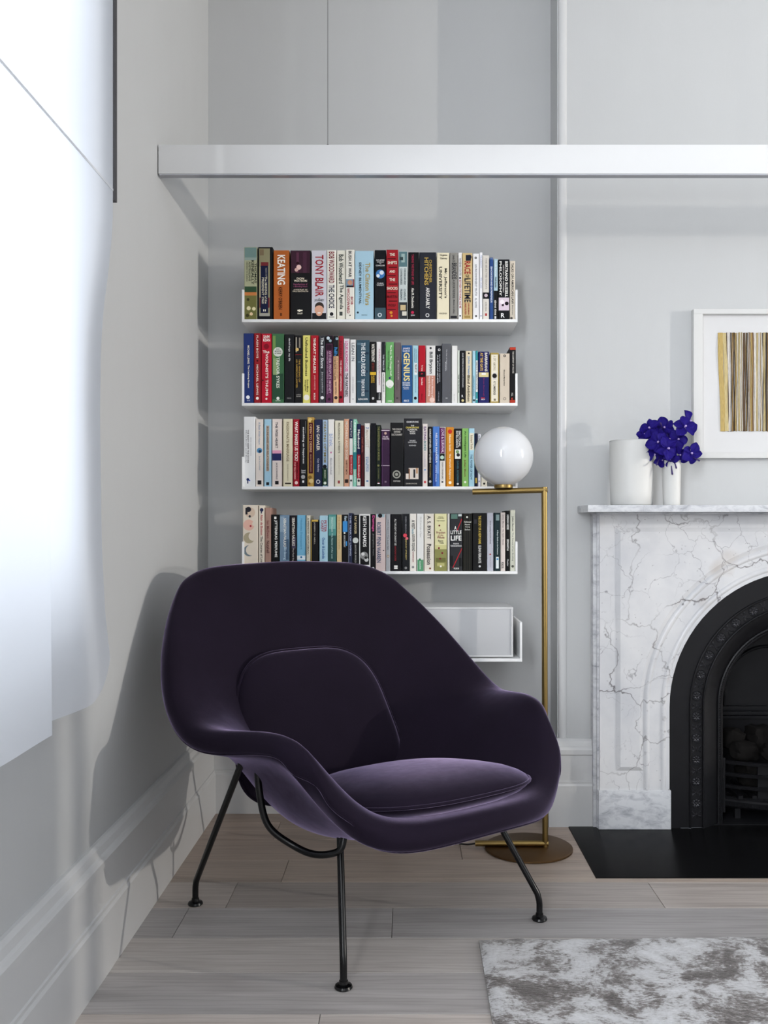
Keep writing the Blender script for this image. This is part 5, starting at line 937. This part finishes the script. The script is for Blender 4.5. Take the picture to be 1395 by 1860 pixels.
for k, (cx, cy, yy, npet, sc_) in enumerate(BL):
    c = crop2w(cx, cy, yy); loc_ = c-Vector((VX_, VY_, MZ+.006))
    away = Vector(((cx-700)/700, -1.0, -(cy-560)/900)).normalized()
    away = (away+Vector((ro.uniform(-.35, .35), 0, ro.uniform(-.3, .3)))).normalized()
    q0 = away.to_track_quat('Z', 'Y')
    bl = link('blossom', lipm, M['petal_lip'], OR, tuple(loc_)); bl.rotation_mode = 'QUATERNION'; bl.rotation_quaternion = q0; bl.scale = (sc_,)*3
    a0 = ro.uniform(0, 2*PI)
    for j in range(npet):
        a = a0+2*PI*j/max(npet, 5)+ro.uniform(-.15, .15)
        p = link('petal', PM[(j+k) % 3], M['petal'], bl, (0, 0, .001*(j % 2)))
        p.rotation_euler = (ro.uniform(-.15, .45), ro.uniform(-.25, .25), a)
    # the pedicel back to the mouth of the vase
    mouth = Vector((ro.uniform(-.018, .018), ro.uniform(-.015, .015), .13)); mid = (loc_+mouth)/2+Vector((0, .012, .005))
    MB().tube(catmull([tuple(mouth), tuple(mid), tuple(loc_+Vector((0, .002, 0)))], 6), .0012, 6).build('pedicel', M['stem'], OR, sm=True)
for dx, dy_ in ((560, 320), (735, 1080), (795, 990), (1140, 880), (500, 940)):
    c = crop2w(dx, dy_, 2.745)-Vector((VX_, VY_, MZ+.006)); tgt = Vector((c.x*.55, .0, max(.17, c.z*.92)))
    MB().tube([tuple(tgt), tuple(tgt.lerp(c, .6)), tuple(c)], [.0014, .0016, .0032], 8).build('bud', M['lip_dark'], OR, sm=True)
MB().tube(catmull([(0, 0, .004), (.004, 0, .06), (-.003, 0, .12), (.002, .004, .2)], 6), .003, 8).build('main_stem', M['stem'], OR, sm=True)

# ------------------------------------------------------------------ framed textile
FRX0 = 1.0016; FRX1 = 2*FCX-FRX0; FRZ1 = 1.043+(960-561)/1490*2.87; FRZ0 = 1.043+(960-832)/1490*2.87
r = empty('picture_frame', (FCX, YC, FRZ0), 0, 'white box frame with strips of gold and brown fabric', 'picture')
M['frame'] = paint('frame_white', (.64, .64, .63, 1), .45, .5)
fw, fd = .032, .030; hx = (FRX1-FRX0)/2; hz = FRZ1-FRZ0
for nm, bx in (('frame_rail', (-hx, hx, hz-fw*.55, hz)), ('frame_rail', (-hx, hx, 0, fw*.62)), ('frame_stile', (-hx, -hx+fw, fw*.62, hz-fw*.55)), ('frame_stile', (hx-fw, hx, fw*.62, hz-fw*.55))):
    MB().box(bx[0], bx[1], -fd, -.001, bx[2], bx[3]).build(nm, M['frame'], r, bevel=.001)
MB().box(-hx+fw-.004, hx-fw+.004, -.008, -.003, .014, hz-.012).build('mat_board', plain('mat_board', (.62, .62, .625, 1), .7), r)
ax0 = (1304-740)/1490*2.885-FCX; az1 = 1.043+(960-604)/1490*2.885-FRZ0; az0 = 1.043+(960-783)/1490*2.885-FRZ0
rs = random.Random(9); cols = ['a98f58', 'b8a676', 'd0cabd', '4a3a2a', '74583a', 'd6d0c8', '8e7244', '32271f', 'c4bdb3', '826844', '5a4632', 'b4a272', 'd8d3cb', '8a7048', '3e3026', 'a8966f']
SM = {}
def strip_mat(h):
    if h not in SM:
        t = NT('woven_strip_'+h); nz = t.noise(t.coord((200, 1, 14)), 3, 4, .7); c0 = hexc(h)
        t.l(t.ramp(nz.outputs['Fac'], [(.3, tuple(x*.62 for x in c0[:3])+(1,)), (.6, c0)]), t.b.inputs['Base Color']); t.set(Roughness=.85); SM[h] = t.m
    return SM[h]
x = ax0; k = 0
while x < -ax0-.002:
    w_ = .0175 if k == 0 else (.0135 if k == 1 else rs.choice([.0025, .0035, .0045, .006]))
    h_ = 'bda465' if k == 0 else ('c8b683' if k == 1 else rs.choice(cols))
    rows = []; ph = rs.uniform(0, 6)
    lean = .010*max(0, 1-k/6)
    for i in range(13):
        u = i/12; xo = .0012*math.sin(u*7+ph)+lean*(u*0+1-u)*0+lean*u; z = az1+(az0-az1)*u
        if i in (0, 12): z += rs.uniform(-.0012, .0012)
        d_ = .0012+.0010*math.sin(u*11+ph*2)
        rows.append([(x+xo, -.0081, z), (x+xo, -.0095-d_, z), (x+xo+w_*.5, -.0105-d_, z), (x+xo+w_-.0006, -.0095-d_, z), (x+xo+w_-.0006, -.0081, z)])
    MB().grid(rows, close_v=True).build('fabric_strip', strip_mat(h_), r, sm=True, ang=1.0)
    x += w_; k += 1
